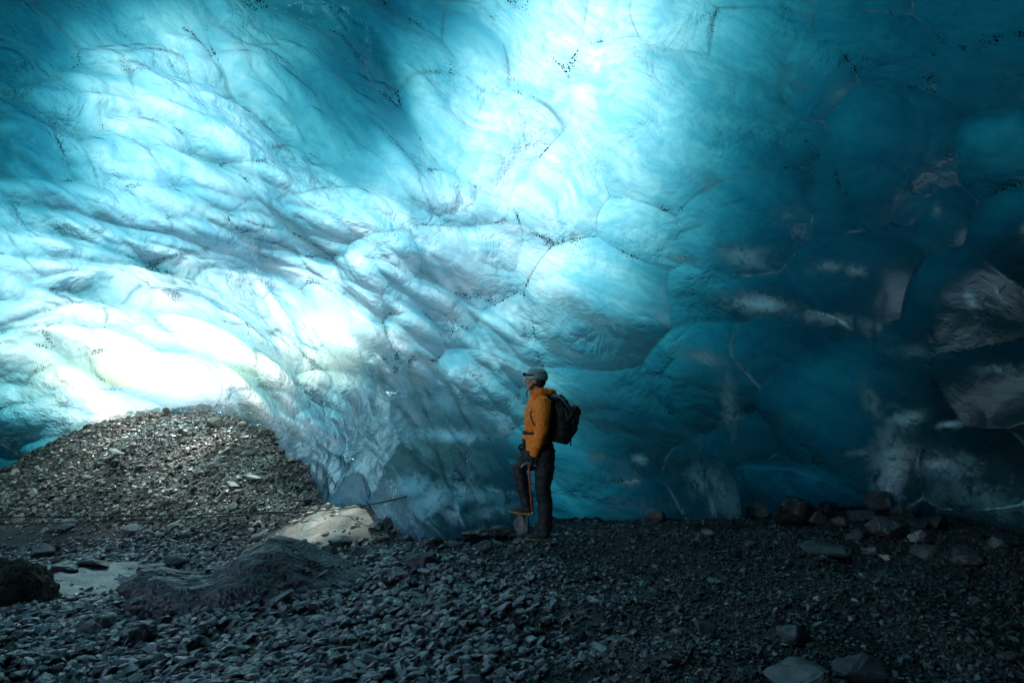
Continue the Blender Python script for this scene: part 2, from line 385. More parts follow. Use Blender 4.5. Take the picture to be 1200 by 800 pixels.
def chk(Pn, f, want):
    p = Pn[f[:, :3]]; n = np.cross(p[:, 1] - p[:, 0], p[:, 2] - p[:, 0]); c = p.mean(1) - CAM
    return ((n * c).sum(1).mean() > 0) == want
if not chk(V, inner_q[::97], False): inner_q = inner_q[:, ::-1]
if not chk(V, outer_q[::97], True): outer_q = outer_q[:, ::-1]
tri_in = np.stack([idx[-1], np.roll(idx[-1], -1), np.full(nA, ct_in)], -1)
if not chk(V, tri_in, False): tri_in = tri_in[:, ::-1]
oi = id2[-1]; tri_out = np.stack([oi, np.roll(oi, -1), np.full(len(oi), ct_out)], -1)
if not chk(V, tri_out, True): tri_out = tri_out[:, ::-1]
# the second mouth, out of the picture on the near left: daylight comes in over snow
cA = AZ[cj]; cE = EL[ci]
hole = (((cA[None, :] + 101) / 34) ** 2 + ((cE[:, None] - 1) / 38) ** 2 < 1)[:-1]
hole[0] = False
# keep only cells whose four corners follow the regular step of the coarse skin
ki, kj = np.nonzero(hole)
fine_hole = np.zeros((nE - 1, nA), bool)
for a, b in zip(ki, kj): fine_hole[ci[a]:ci[a + 1], cj[b]:(cj[b + 1] if b + 1 < len(cj) else nA)] = True
keep_in = ~fine_hole.ravel(); keep_out = ~hole.ravel()
inner_q = inner_q[keep_in]; outer_q = outer_q[keep_out]
wallt = []
for a, b in zip(ki, kj):
    b1 = b + 1; F0, F1, G0, G1 = ci[a], ci[a + 1], cj[b], cj[b1]
    for (da, db, fi, oa, ob) in ((-1, 0, idx[F0, G0:G1 + 1], id2[a, b], id2[a, b1]), (1, 0, idx[F1, G0:G1 + 1][::-1], id2[a + 1, b1], id2[a + 1, b]),
                                 (0, -1, idx[F0:F1 + 1, G0][::-1], id2[a + 1, b], id2[a, b]), (0, 1, idx[F0:F1 + 1, G1], id2[a, b1], id2[a + 1, b1])):
        na, nb = a + da, b + db
        if 0 <= na < hole.shape[0] and hole[na, nb]: continue
        for k in range(len(fi) - 1):
            wallt.append([fi[k], fi[k + 1], oa if k < 2 else ob])
        wallt.append([fi[min(2, len(fi) - 1)], ob, oa])
wallt = np.array(wallt)
tc = V[wallt]; nn = np.cross(tc[:, 1] - tc[:, 0], tc[:, 2] - tc[:, 0])
hc_ = V_in.reshape(nE, nA, 3)[fine_hole.any(1).nonzero()[0].mean().astype(int), int(np.median(np.nonzero(fine_hole)[1]))]
if (nn * (hc_ - tc.mean(1))).sum(1).mean() < 0: wallt = wallt[:, ::-1]
ts_extra = wallt
qs = np.concatenate([inner_q, outer_q, rim]); ts = np.concatenate([tri_in, tri_out, ts_extra])
me = bpy.data.meshes.new('ice_cave')
me.vertices.add(len(V)); me.vertices.foreach_set('co', V.astype(np.float32).ravel())
loops = np.concatenate([qs.ravel(), ts.ravel()]).astype(np.int32)
me.loops.add(len(loops)); me.loops.foreach_set('vertex_index', loops)
ls = np.concatenate([np.arange(len(qs)) * 4, len(qs) * 4 + np.arange(len(ts)) * 3]).astype(np.int32)
me.polygons.add(len(ls)); me.polygons.foreach_set('loop_start', ls)
me.polygons.foreach_set('use_smooth', np.full(len(ls), True))
mi = np.zeros(len(ls), np.int32); mi[len(inner_q):len(qs)] = 1; mi[len(qs) + len(tri_in):] = 1
me.update(calc_edges=True)
def vattr(name, a):
    at_ = me.attributes.new(name, 'FLOAT', 'POINT')
    z = np.zeros(len(V), np.float32); z[:a.size] = a.ravel(); at_.data.foreach_set('value', z)
sk = me.attributes.new('skin', 'FLOAT', 'POINT'); z = np.zeros(len(V), np.float32); z[len(V_in):] = 1; z[ct_in] = 0; sk.data.foreach_set('value', z)
vattr('ridge', np.maximum(rid1, 0)); vattr('ridge_fine', rid2); vattr('frost', frost); vattr('along', along); vattr('across', across); vattr('combed', wl); vattr('silt_glow', front * np.clip(np.exp(-((PX - 215) / 150) ** 2 - ((PY - 450) / 60) ** 2) + .4 * np.exp(-((PX - 200) / 260) ** 2 - ((PY - 420) / 90) ** 2), 0, 1)); S_DIR = np.array([math.sin(SUN_AZ) * math.cos(SUN_EL), math.cos(SUN_AZ) * math.cos(SUN_EL), math.sin(SUN_EL)])
thin = np.clip((.45 - TB / .4) / .4, 0, 1) ** 1.5 * np.clip((330 - PX) / 120, 0, 1) * np.clip((PY - 380) / 80, 0, 1) * .45
for tp, rad, k in ((at(372, 616, 7.5), .55, 1.0), (at(400, 612, 7.4), .5, .8), (at(200, 505, 11.2), .7, 1.0), (at(250, 512, 11.0), .7, 1.0), (at(150, 515, 11.0), .7, .9), (at(215, 540, 10.0), .8, .75), (at(120, 545, 10.2), .6, .5), (at(290, 545, 9.8), .6, .5), (at(180, 575, 9.2), .6, .35), (at(260, 580, 9.0), .6, .4), (at(320, 600, 8.6), .45, .5), (at(100, 684, 6.2), .5, .35)):  # clear spots added to the ice, aimed to pass sun onto slope and sand
    v = P_in - tp; v /= np.linalg.norm(v, axis=-1, keepdims=True); kk = np.unravel_index(np.argmax((v * S_DIR).sum(-1)), RB.shape); c3 = P_in[kk]
    print('beam', np.round(c3, 2), np.round(PX[kk]), np.round(PY[kk]), 'T', round(float(TB[kk]), 2))
    thin = np.maximum(thin, k * np.exp(-(((P_in - c3) ** 2).sum(-1)) / rad ** 2))
vattr('thin', np.clip(thin, 0, 1)); vattr('near_ridge', rid_w)
ice = bpy.data.objects.new('ice_cave', me); COL.objects.link(ice)
tag(ice, 'scalloped translucent blue glacier ice vaulting over the gravel floor', 'ice cave', kind='structure')

def ice_inner():
    t = NT('glacier_ice')
    A = lambda n: t.n('ShaderNodeAttribute', attribute_name=n).outputs['Fac']
    co = t.n('ShaderNodeTexCoord').outputs['Object']
    fl = t.n('ShaderNodeCombineXYZ', {0: t.math('MULTIPLY', A('along'), .38), 1: A('across'), 2: 0.0}).outputs[0]
    wob = t.n('ShaderNodeVectorMath', {0: fl, 1: t.n('ShaderNodeVectorMath', {0: t.n('ShaderNodeTexNoise', {'Vector': co, 'Scale': .9, 'Detail': 2}).outputs['Color'], 3: .7}, operation='SCALE').outputs[0]}, operation='ADD').outputs[0]
    streak = t.noise2(wob, 3.2, 5, .6)
    streak2 = t.noise2(wob, 14, 3, .6)
    soft = t.noise(co, 1.3, 5, .6, .4)
    # grit carried in the ice: black specks gathered along the ridges
    grit_m = t.noise(co, 2.2, 3, .6)
    vor = t.n('ShaderNodeTexVoronoi', {'Vector': co, 'Scale': 42, 'Randomness': 1.0}).outputs['Distance']
    vor2 = t.n('ShaderNodeTexVoronoi', {'Vector': co, 'Scale': 95, 'Randomness': 1.0}).outputs['Distance']
    area = t.math('ADD', t.math('MULTIPLY', t.math('ADD', t.math('MULTIPLY', t.ramp(A('ridge'), .2, .9), .55), t.math('MULTIPLY', t.ramp(A('near_ridge'), .25, 1.0), .6)), t.ramp(grit_m, .44, .66)), t.math('MULTIPLY', t.ramp(grit_m, .54, .78), .6), clamp=True)
    thr = t.math('MULTIPLY', area, .42)
    spk = t.math('LESS_THAN', vor, thr)
    spk2 = t.math('LESS_THAN', vor2, t.math('MULTIPLY', area, .36))
    grit = t.math('MAXIMUM', spk, spk2)
    # bubbly frost pockets, with ridge glints painted in as pale colour
    fn = t.noise(co, 9, 8, .72, .6)
    fm = t.math('MULTIPLY', A('frost'), t.ramp(t.math('ADD', fn, t.math('MULTIPLY', A('frost'), .22)), .46, .66))
    bub = t.math('ADD', fm, t.math('MULTIPLY', t.ramp(streak, .5, .85), .10), clamp=True)
    rim = t.math('MULTIPLY', t.ramp(A('ridge'), .30, 1.0), t.ramp(t.noise(co, 1.7, 3, .6), .42, .60))  # pale ridge rims painted in for light caught by thin edges
    bub = t.math('ADD', bub, t.math('MULTIPLY', rim, .6), clamp=True)
    dcol = t.mix(bub, (.03, .11, .12, 1), (.42, .78, .88, 1))
    dcol = t.mix(grit, dcol, (.012, .012, .012, 1))
    tr = t.ramp(streak, .30, .68, .30, 1.0)
    tr = t.math('MULTIPLY', tr, t.ramp(streak2, .3, .7, .72, 1.08))
    tr = t.math('MULTIPLY', tr, t.ramp(soft, .3, .7, .55, 1.1))
    # clear blue streaks against white bubbly ice
    tcol = t.mix(tr, (.11, .32, .38, 1), (.52, .545, .55, 1))
    silt = t.math('MULTIPLY', t.ramp(t.noise(wob, 5.5, 5, .65), .60, .76), A('combed'))
    tcol = t.mix(t.math('MULTIPLY', silt, .6), tcol, (.16, .15, .13, 1))
    tcol = t.mix(t.math('MULTIPLY', A('silt_glow'), t.ramp(t.noise(wob, 1.6, 4, .6), .3, .6, .5, 1.0)), tcol, (.66, .53, .39, 1))  # warm glow at the mouth painted into the ice colour, over beige silt
    tcol = t.mix(grit, tcol, (.006, .006, .006, 1))
    cellv = t.n('ShaderNodeVectorMath', {0: t.n('ShaderNodeCombineXYZ', {0: t.math('MULTIPLY', A('along'), t.ramp(A('combed'), 0, 1, .8, .42)), 1: A('across'), 2: 0.0}).outputs[0], 1: t.n('ShaderNodeVectorMath', {0: t.n('ShaderNodeTexNoise', {'Vector': co, 'Scale': 1.1, 'Detail': 3}).outputs['Color'], 3: .9}, operation='SCALE').outputs[0]}, operation='ADD').outputs[0]
    v1 = t.n('ShaderNodeTexVoronoi', {'Vector': cellv, 'Scale': 1.25}, feature='F1', voronoi_dimensions='2D')
    v2 = t.n('ShaderNodeTexVoronoi', {'Vector': cellv, 'Scale': 3.4}, feature='F1', voronoi_dimensions='2D')
    q1 = t.math('POWER', v1.outputs['Distance'], 1.6); q2 = t.math('POWER', v2.outputs['Distance'], 1.6)
    hgt = t.math('ADD', t.math('MULTIPLY', q1, t.math('MULTIPLY', t.ramp(soft, .35, .65, .25, 1.0), t.ramp(A('combed'), 0, 1, .55, 1.0))), t.math('MULTIPLY', q2, t.ramp(A('combed'), 0, 1, .10, .30)))
    b0 = t.n('ShaderNodeBump', {'Strength': 1.0, 'Distance': .20, 'Height': hgt}).outputs[0]
    b1 = t.n('ShaderNodeBump', {'Strength': .6, 'Distance': .06, 'Height': streak, 'Normal': b0}).outputs[0]
    b2 = t.n('ShaderNodeBump', {'Strength': .30, 'Distance': .012, 'Height': streak2, 'Normal': b1}).outputs[0]
    b3 = t.n('ShaderNodeBump', {'Strength': t.math('MULTIPLY', bub, .5), 'Distance': .02, 'Height': fn, 'Normal': b2}).outputs[0]
    b0g = t.n('ShaderNodeBump', {'Strength': t.ramp(A('combed'), 0, .5, .30, 1.0), 'Distance': .20, 'Height': hgt}).outputs[0]
    bg = t.n('ShaderNodeBump', {'Strength': t.ramp(A('combed'), 0, .5, .22, .75), 'Distance': .05, 'Height': t.math('ADD', streak, t.math('MULTIPLY', streak2, .10)), 'Normal': b0g}).outputs[0]
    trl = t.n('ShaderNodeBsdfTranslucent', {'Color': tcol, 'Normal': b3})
    dif = t.n('ShaderNodeBsdfDiffuse', {'Color': dcol, 'Normal': b3})
    body = t.n('ShaderNodeMixShader', {0: t.math('ADD', .22, t.math('MULTIPLY', bub, .75)), 1: trl.outputs[0], 2: dif.outputs[0]})
    body = t.n('ShaderNodeMixShader', {0: t.math('MULTIPLY', t.math('MULTIPLY', A('thin'), .7), t.math('SUBTRACT', 1.0, grit)), 1: body.outputs[0], 2: t.n('ShaderNodeBsdfTransparent').outputs[0]})  # the added clear spots let the sun through here
    gl = t.n('ShaderNodeBsdfGlossy', {'Color': (.65, .88, 1, 1), 'Roughness': t.math('ADD', t.ramp(soft, .3, .7, .03, .10), t.ramp(A('combed'), 0, .35, .20, 0.0)), 'Normal': bg})
    fr = t.n('ShaderNodeFresnel', {'IOR': 1.31, 'Normal': bg})
    mx = t.n('ShaderNodeMixShader', {0: t.math('MULTIPLY', fr.outputs[0], 1.5, clamp=True), 1: body.outputs[0], 2: gl.outputs[0]})
    skin = t.n('ShaderNodeMixShader', {0: A('skin'), 1: mx.outputs[0], 2: t.n('ShaderNodeBsdfTransparent').outputs[0]})
    t.surf(skin.outputs[0])
    t.vol(t.n('ShaderNodeVolumeAbsorption', {'Color': (.33, .685, .722, 1), 'Density': 6.0}).outputs[0])
    return t.m
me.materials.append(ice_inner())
EXPOSURE = 1.5

# ================================================================== ground
GP = [  # (px, py, depth)
    (0, 800, 3.35), (300, 800, 3.3), (600, 800, 3.3), (900, 800, 3.3), (1200, 800, 3.3),
    (0, 745, 4.15), (300, 745, 4.05), (600, 745, 3.95), (900, 745, 3.95), (1200, 745, 3.9),
    (0, 700, 5.4), (100, 700, 5.5), (250, 700, 5.3), (450, 700, 4.8), (700, 700, 4.7), (950, 700, 4.6), (1200, 690, 4.8),
    (60, 665, 6.7), (180, 665, 6.7), (280, 660, 6.4), (450, 660, 5.6), (600, 655, 5.7), (800, 655, 5.7), (1000, 650, 5.7), (1200, 650, 5.6),
    (0, 640, 7.9), (120, 645, 7.7), (260, 640, 7.4), (340, 628, 7.3), (420, 628, 6.8), (520, 636, 6.3), (632, 625, 6.65), (750, 616, 7.0), (850, 615, 7.0), (1000, 612, 7.2), (1120, 622, 6.7), (1200, 634, 6.3),
    (0, 600, 8.8), (100, 605, 8.5), (200, 605, 8.4), (300, 600, 8.4), (370, 598, 8.2), (420, 602, 7.6), (455, 606, 7.2),
    (0, 572, 9.9), (90, 560, 9.6), (200, 560, 9.4), (300, 560, 9.5), (352, 570, 9.3),
    (40, 540, 10.7), (120, 520, 10.7), (200, 520, 10.5), (280, 522, 10.6), (330, 535, 10.5),
    (85, 506, 11.8), (150, 493, 11.9), (210, 489, 12.1), (262, 493, 11.9), (300, 510, 11.4),
    (470, 622, 7.0), (620, 606, 7.8), (740, 602, 8.0), (850, 602, 8.2), (950, 598, 8.6), (1030, 592, 8.8), (1120, 604, 8.0), (1230, 625, 7.0),
    (-150, 640, 8.5), (-150, 720, 5.5), (-200, 580, 11), (1400, 700, 5),
]
G3 = [at(*p) for p in GP]
gp = [(p[0], p[1]) for p in G3]; gz = [p[2] for p in G3]
for x, y, z in [(0, 1.5, 0), (-3, 1.5, -.05), (3, 1.5, 0), (-7, 0, -.1), (6, 0, .1), (0, -3, 0), (-6, -6, 0), (6, -6, 0), (-7, 16, 1.2), (-13, 16, .6), (-7, 20, 1.0), (2, 13, .4), (8, 11, .3), (-2, 13, .2), (-14, 10, .3), (-14, 4, 0), (12, 4, .3),
                (0, 40, .8), (-40, 20, .6), (40, 20, .6), (0, -40, .4), (-40, -40, .4), (40, -40, .4), (-30, 45, .8)]:
    gp.append((x, y)); gz.append(z)
f_g = rbf(gp, gz, .5, 2e-3)

def ax(lo, hi, st, far):
    a = np.arange(lo, hi, st); g = []
    d = st
    x = hi
    while x < far: g.append(x); d *= 1.25; x += d
    l = []; d = st; x = lo - st
    while x > -far: l.append(x); d *= 1.25; x -= d
    return np.concatenate([l[::-1], a, g, [far]]) if l else a
gx = ax(-13.0, 9.0, .07, 1500); gy = ax(-3.0, 17.0, .07, 1500)
GX, GY = np.meshgrid(gx, gy)
def ground_smooth(x, y):
    q = np.stack([np.clip(x, -60, 60), np.clip(y, -60, 60)], -1)
    return f_g(q)
_bg = None
cx_ = np.linspace(-60, 60, 301); cy_ = np.linspace(-60, 60, 301)
fx_ = np.linspace(-14, 10, 241); fy_ = np.linspace(-4, 18, 221)
_A, _B = np.meshgrid(fx_, fy_); GFINE = ground_smooth(_A.ravel(), _B.ravel()).reshape(_A.shape)
_A, _B = np.meshgrid(cx_, cy_); GCOARSE = ground_smooth(_A.ravel(), _B.ravel()).reshape(_A.shape)
def bil(G, xs, ys, x, y):
    i = np.clip((x - xs[0]) / (xs[1] - xs[0]), 0, len(xs) - 1.001); j = np.clip((y - ys[0]) / (ys[1] - ys[0]), 0, len(ys) - 1.001)
    a = i.astype(int); b = j.astype(int); u = i - a; v = j - b
    return (G[b, a] * (1 - u) + G[b, a + 1] * u) * (1 - v) + (G[b + 1, a] * (1 - u) + G[b + 1, a + 1] * u) * v
# value noise in the plane, for lumps
_NT = rng.random((256, 256))
def vnoise(x, y, f, seed=0):
    x = x * f + seed * 17.3 + 1000; y = y * f + seed * 5.7 + 1000
    i = np.floor(x).astype(int); j = np.floor(y).astype(int); u = x - i; v = y - j
    u = u * u * (3 - 2 * u); v = v * v * (3 - 2 * v)
    g = lambda a, b: _NT[b % 256, a % 256]
    return (g(i, j) * (1 - u) + g(i + 1, j) * u) * (1 - v) + (g(i, j + 1) * (1 - u) + g(i + 1, j + 1) * u) * v - .5
def ground_z(x, y):
    x = np.asarray(x, float); y = np.asarray(y, float)
    ins = (x > -13.9) & (x < 9.9) & (y > -3.9) & (y < 17.9)
    z = np.where(ins, bil(GFINE, fx_, fy_, x, y), bil(GCOARSE, cx_, cy_, x, y))
    w = 1.0 / (1 + (np.hypot(x, y - 6) / 14) ** 4)
    z = z + w * (.12 * vnoise(x, y, .9) + .10 * vnoise(x, y, 2.1, 1) + .05 * vnoise(x, y, 5, 2) + .012 * vnoise(x, y, 13, 3))
    return z + (1 - w) * 1.2 * vnoise(x, y, .03, 5)
GZ = ground_z(GX.ravel(), GY.ravel()).reshape(GX.shape)
ny, nx = GX.shape
gi = np.arange(nx * ny).reshape(ny, nx)
gq = np.stack([gi[:-1, :-1], gi[:-1, 1:], gi[1:, 1:], gi[1:, :-1]], -1).reshape(-1, 4)

def soil(name, c1, c2, rough=.7, scale=6, bump=.6, sp=.35):
    t = NT(name)
    co = t.n('ShaderNodeTexCoord').outputs['Object']
    a = t.noise(co, scale, 7, .65); b = t.noise(co, scale * 9, 5, .6)
    vr = t.n('ShaderNodeTexVoronoi', {'Vector': co, 'Scale': scale * 12}).outputs['Distance']
    m = t.ramp(t.math('ADD', t.math('MULTIPLY', a, .6), t.math('MULTIPLY', b, .4)), .36, .64)
    c = t.mix(m, (*c1, 1), (*c2, 1))
    h = t.math('ADD', t.math('ADD', t.math('MULTIPLY', a, .5), t.math('MULTIPLY', b, .35)), t.math('MULTIPLY', vr, .3))
    bp = t.n('ShaderNodeBump', {'Strength': bump, 'Distance': .05, 'Height': h}).outputs[0]
    r = t.ramp(b, .3, .7, rough - .12, rough + .12)
    t.surf(t.n('ShaderNodeBsdfPrincipled', {'Base Color': c, 'Roughness': r, 'Normal': bp, 'Specular IOR Level': sp}).outputs[0])
    return t.m
M_ground = soil('wet_black_sand', (.012, .012, .013), (.045, .043, .04), .55)
ground = mesh_obj('ground', np.stack([GX, GY, GZ], -1).reshape(-1, 3), gq, M_ground)
tag(ground, 'dark wet volcanic sand under the gravel of the cave floor', 'ground', kind='structure')

def snow():
    t = NT('old_snow'); co = t.n('ShaderNodeTexCoord').outputs['Object']
    n = t.noise(co, .6, 8, .6)
    c = t.mix(t.ramp(n, .3, .7), (.50, .60, .67, 1), (.66, .76, .82, 1))
    b = t.n('ShaderNodeBump', {'Strength': .6, 'Distance': .3, 'Height': n}).outputs[0]
    t.surf(t.n('ShaderNodeBsdfPrincipled', {'Base Color': c, 'Roughness': .7, 'Normal': b}).outputs[0]); return t.m
sx = np.concatenate([-np.geomspace(1500, 42, 12), np.linspace(-38, 24, 125), np.geomspace(27, 1500, 12)])  # snow added outside to look bright behind the ice and bounce light in
sy = np.concatenate([-np.geomspace(1500, 34, 12), np.linspace(-30, 40, 141), np.geomspace(44, 1500, 12)])
SX, SY = np.meshgrid(sx, sy)
_in = np.hypot((SX + 3) / 10.4, (SY - 5.2) / 10.2)
SZ = ground_z(SX.ravel(), SY.ravel()).reshape(SX.shape) + np.clip((_in - 1.03) * 6, -.5, .14)
si = np.arange(SX.size).reshape(SX.shape)
snowf = mesh_obj('snow_field', np.stack([SX, SY, SZ], -1).reshape(-1, 3), np.stack([si[:-1, :-1], si[:-1, 1:], si[1:, 1:], si[1:, :-1]], -1).reshape(-1, 4), snow())
tag(snowf, 'old snow added outside the cave mouths to bounce sunlight in', 'snow field', kind='structure')

def stone_mat(name, cols, rough=.42, spec=.5, ns=14):
    """stones: each loose piece takes its own tone"""
    t = NT(name)
    geo = t.n('ShaderNodeNewGeometry')
    rnd = geo.outputs['Random Per Island']
    co = t.n('ShaderNodeTexCoord').outputs['Object']
    rp = t.n('ShaderNodeValToRGB', {0: rnd})
    el = rp.color_ramp.elements
    while len(el) > 1: el.remove(el[-1])
    el[0].position = 0; el[0].color = (*cols[0], 1)
    for i, cc in enumerate(cols[1:]):
        e = el.new((i + 1) / (len(cols) - 1)); e.color = (*cc, 1)
    nz = t.noise(co, ns, 6, .65); n2 = t.noise(co, ns * 5, 4, .6)
    v = t.ramp(t.math('ADD', t.math('MULTIPLY', nz, .6), t.math('MULTIPLY', n2, .4)), .35, .65, .55, 1.45)
    c = t.mix(1.0, rp.outputs[0], t.n('ShaderNodeCombineColor', {0: v, 1: v, 2: v}).outputs[0], 'MULTIPLY')
    bp = t.n('ShaderNodeBump', {'Strength': .45, 'Distance': .012, 'Height': t.math('ADD', nz, t.math('MULTIPLY', n2, .5))}).outputs[0]
    r = t.ramp(t.math('ADD', t.math('MULTIPLY', rnd, .5), t.math('MULTIPLY', n2, .5)), .2, .8, rough - .14, rough + .2)
    t.surf(t.n('ShaderNodeBsdfPrincipled', {'Base Color': c, 'Roughness': r, 'Normal': bp, 'Specular IOR Level': spec}).outputs[0])
    return t.m
BAS = [(.19, .19, .19), (.035, .038, .042), (.05, .052, .055), (.03, .03, .03), (.085, .086, .086), (.04, .043, .05), (.03, .032, .035), (.07, .068, .062), (.12, .12, .118), (.035, .033, .03), (.06, .06, .062)]
BAS = [tuple(min(.3, 1.8 * c) for c in q) for q in BAS]
TANS = [(.16, .14, .12), (.26, .23, .20), (.08, .07, .06), (.38, .34, .30), (.2, .17, .14), (.48, .44, .40), (.12, .11, .10)]
M_gravel = stone_mat('wet_basalt_pebbles', BAS, .24, .8, 18)
M_fine = stone_mat('shade_darkened_gravel', [tuple(.30 * c for c in q) for q in BAS], .30, .5, 30)  # basalt tones cut down to paint shade on the right of the floor
M_slope = stone_mat('dry_moraine_stones', [(min(.5, 1.05 * a), min(.46, 1.0 * b), min(.4, .92 * c)) for a, b, c in TANS], .42, .7, 14)
M_rock = stone_mat('grey_basalt_rock', [(.06, .062, .065), (.09, .09, .09), (.045, .047, .05)], .5, .5, 6)

# ---- stone shapes
def stone_proto(n, flat, bev, seed, detail=0):
    r = random.Random(seed); bm = bmesh.new()
    for _ in range(n):
        while True:
            v = Vector([r.gauss(0, 1) for _ in range(3)])
            if v.length > .1: break
        v.normalize()
        v = Vector((v.x * 1.0, v.y * r.uniform(.65, .85), v.z * flat)) * r.uniform(.86, 1.0)
        bm.verts.new(v)
    g = bmesh.ops.convex_hull(bm, input=bm.verts)
    bmesh.ops.delete(bm, geom=[e for e in g['geom_interior'] if isinstance(e, bmesh.types.BMVert)], context='VERTS')
    bmesh.ops.dissolve_limit(bm, angle_limit=R(16), verts=bm.verts, edges=bm.edges)
    if bev: bmesh.ops.bevel(bm, geom=list(bm.edges), offset=bev, segments=1, profile=.6, affect='EDGES', clamp_overlap=True)
    bmesh.ops.triangulate(bm, faces=bm.faces)
    if detail:
        bmesh.ops.subdivide_edges(bm, edges=bm.edges, cuts=detail, use_grid_fill=True)
        for v in bm.verts:
            p = v.co * 2.2 + Vector((seed * 3.1, 0, 0))
            v.co += v.co.normalized() * (.09 * mnoise.fractal(p, .8, 2.1, 4) + .03 * mnoise.noise(p * 5))
        bmesh.ops.triangulate(bm, faces=bm.faces)
    bm.normal_update()
    V = np.array([v.co[:] for v in bm.verts]); Fc = np.array([[v.index for v in f.verts] for f in bm.faces]) if bm.verts.index_update() is None else None
    bm.free(); return V, Fc
P_near = [stone_proto(random.randint(14, 20), random.uniform(.38, .62), .07, 100 + i) for i in range(26)]
P_far = [stone_proto(random.randint(9, 13), random.uniform(.4, .7), 0, 200 + i) for i in range(20)]

def scatter(name, pts, size, protos, mat, lean, label, zf=None):
    """one mesh of loose stones; lean(x, y) gives how far the flat stones tip towards the camera"""
    Vs, Fs, off = [], [], 0
    k = rng.integers(0, len(protos), len(pts))
    z = (zf or ground_z)(pts[:, 0], pts[:, 1])
    for j, (pv, pf) in enumerate(protos):
        m = k == j; n = int(m.sum())
        if not n: continue
        yaw = rng.uniform(0, 2 * np.pi, n); s = size[m] / 2
        tx = rng.normal(0, lean, n); ty = rng.normal(-.18, lean, n)
        sx = s * rng.uniform(.85, 1.35, n); sy = s * rng.uniform(.75, 1.1, n); sz = s * rng.uniform(.75, 1.25, n)
        v = pv[None] * np.stack([sx, sy, sz], -1)[:, None]
        c, q = np.cos(yaw)[:, None], np.sin(yaw)[:, None]
        x = v[..., 0] * c - v[..., 1] * q; y = v[..., 0] * q + v[..., 1] * c; zz = v[..., 2]
        ca, sa = np.cos(tx)[:, None], np.sin(tx)[:, None]; y, zz = y * ca - zz * sa, y * sa + zz * ca
        cb, sb = np.cos(ty)[:, None], np.sin(ty)[:, None]; x, zz = x * cb + zz * sb, -x * sb + zz * cb
        lift = s * rng.uniform(.02, .38, n)
        v = np.stack([x + pts[m, 0][:, None], y + pts[m, 1][:, None], zz + (z[m] + lift)[:, None]], -1)
        Vs.append(v.reshape(-1, 3)); Fs.append((pf[None] + (np.arange(n) * len(pv))[:, None, None] + off).reshape(-1, 3)); off += n * len(pv)
    o = mesh_obj(name, np.concatenate(Vs), np.concatenate(Fs), mat, smooth=False)
    tag(o, label, 'gravel', kind='stuff'); return o

def sample(n, x0, x1, y0, y1, keep):
    x = rng.uniform(x0, x1, n); y = rng.uniform(y0, y1, n)
    az = np.degrees(np.arctan2(x, y))
    ok = (np.abs(az) < 52) & (rng.random(n) < keep(x, y)); return np.stack([x[ok], y[ok]], -1)
def soft(x, a, b): t = np.clip((x - a) / (b - a), 0, 1); return t * t * (3 - 2 * t)
# bare patches: the pale sand mound, the silt pool, the trodden shelf by the wall
def ell(x, y, cx, cy, a, b): return soft(np.hypot((x - cx) / a, (y - cy) / b), 1.25, .75)
pool = at(100, 680, 6.3); tanm = at(385, 618, 7.4)
def bare(x, y):
    return np.maximum.reduce([ell(x, y, pool[0] + .1, pool[1], .75, .55), ell(x, y, tanm[0], tanm[1] + .1, .95, .75)])
def slopeness(x, y): return soft(y + .25 * (x + 4), 7.4, 8.2) * soft(-x, 1.6, 2.4)
def leftness(x, y): return soft(-x / y, -.35, .25)

# near pebbles, larger and flatter towards the left of the floor
pts = sample(40000, -9.0, 3.5, 2.0, 8.0, lambda x, y: (1 - slopeness(x, y)) * (1 - .80 * bare(x, y)) * (.15 + .85 * leftness(x, y)) * (1 - .45 * soft(y, 4.9, 5.8) * soft(x, -2.5, -1.6)))
sz = (.045 + .055 * leftness(pts[:, 0], pts[:, 1])) * rng.lognormal(-.12, .42, len(pts)) * (1 - .25 * soft(pts[:, 1], 4.5, 6.5))
sz = np.minimum(sz, .125)
scatter('gravel', pts, sz, P_near, M_gravel, .26, 'wet dark flat pebbles spread over the cave floor')
pts = sample(125000, -4.0, 7.5, 2.0, 8.8, lambda x, y: (1 - slopeness(x, y)) * (1 - .85 * bare(x, y)) * (1 - .75 * leftness(x, y)))
sz = .030 * rng.lognormal(0, .42, len(pts))
scatter('fine_gravel', pts, sz, P_far, M_fine, .35, 'fine black gravel, colour darkened further for the shaded side of the floor')
pts = sample(80000, -14, -.9, 6.6, 16.5, lambda x, y: slopeness(x, y) * (1 - .78 * bare(x, y)))
sz = .050 * rng.lognormal(0, .5, len(pts)) 
scatter('scree', pts, sz, P_far, M_slope, .4, 'loose stones covering the slope up to the cave mouth')

# ================================================================== rocks and mounds
def hit(px, py):
    """where the sight line through this place of the photograph meets the ground"""
    d = dirs(px, py); t = np.arange(2.5, 22, .01); P = CAM + d[None] * t[:, None]
    below = P[:, 2] < ground_z(P[:, 0], P[:, 1])
    i = int(np.argmax(below)) if below.any() else len(t) - 1
    return P[i], t[i] * d[1]

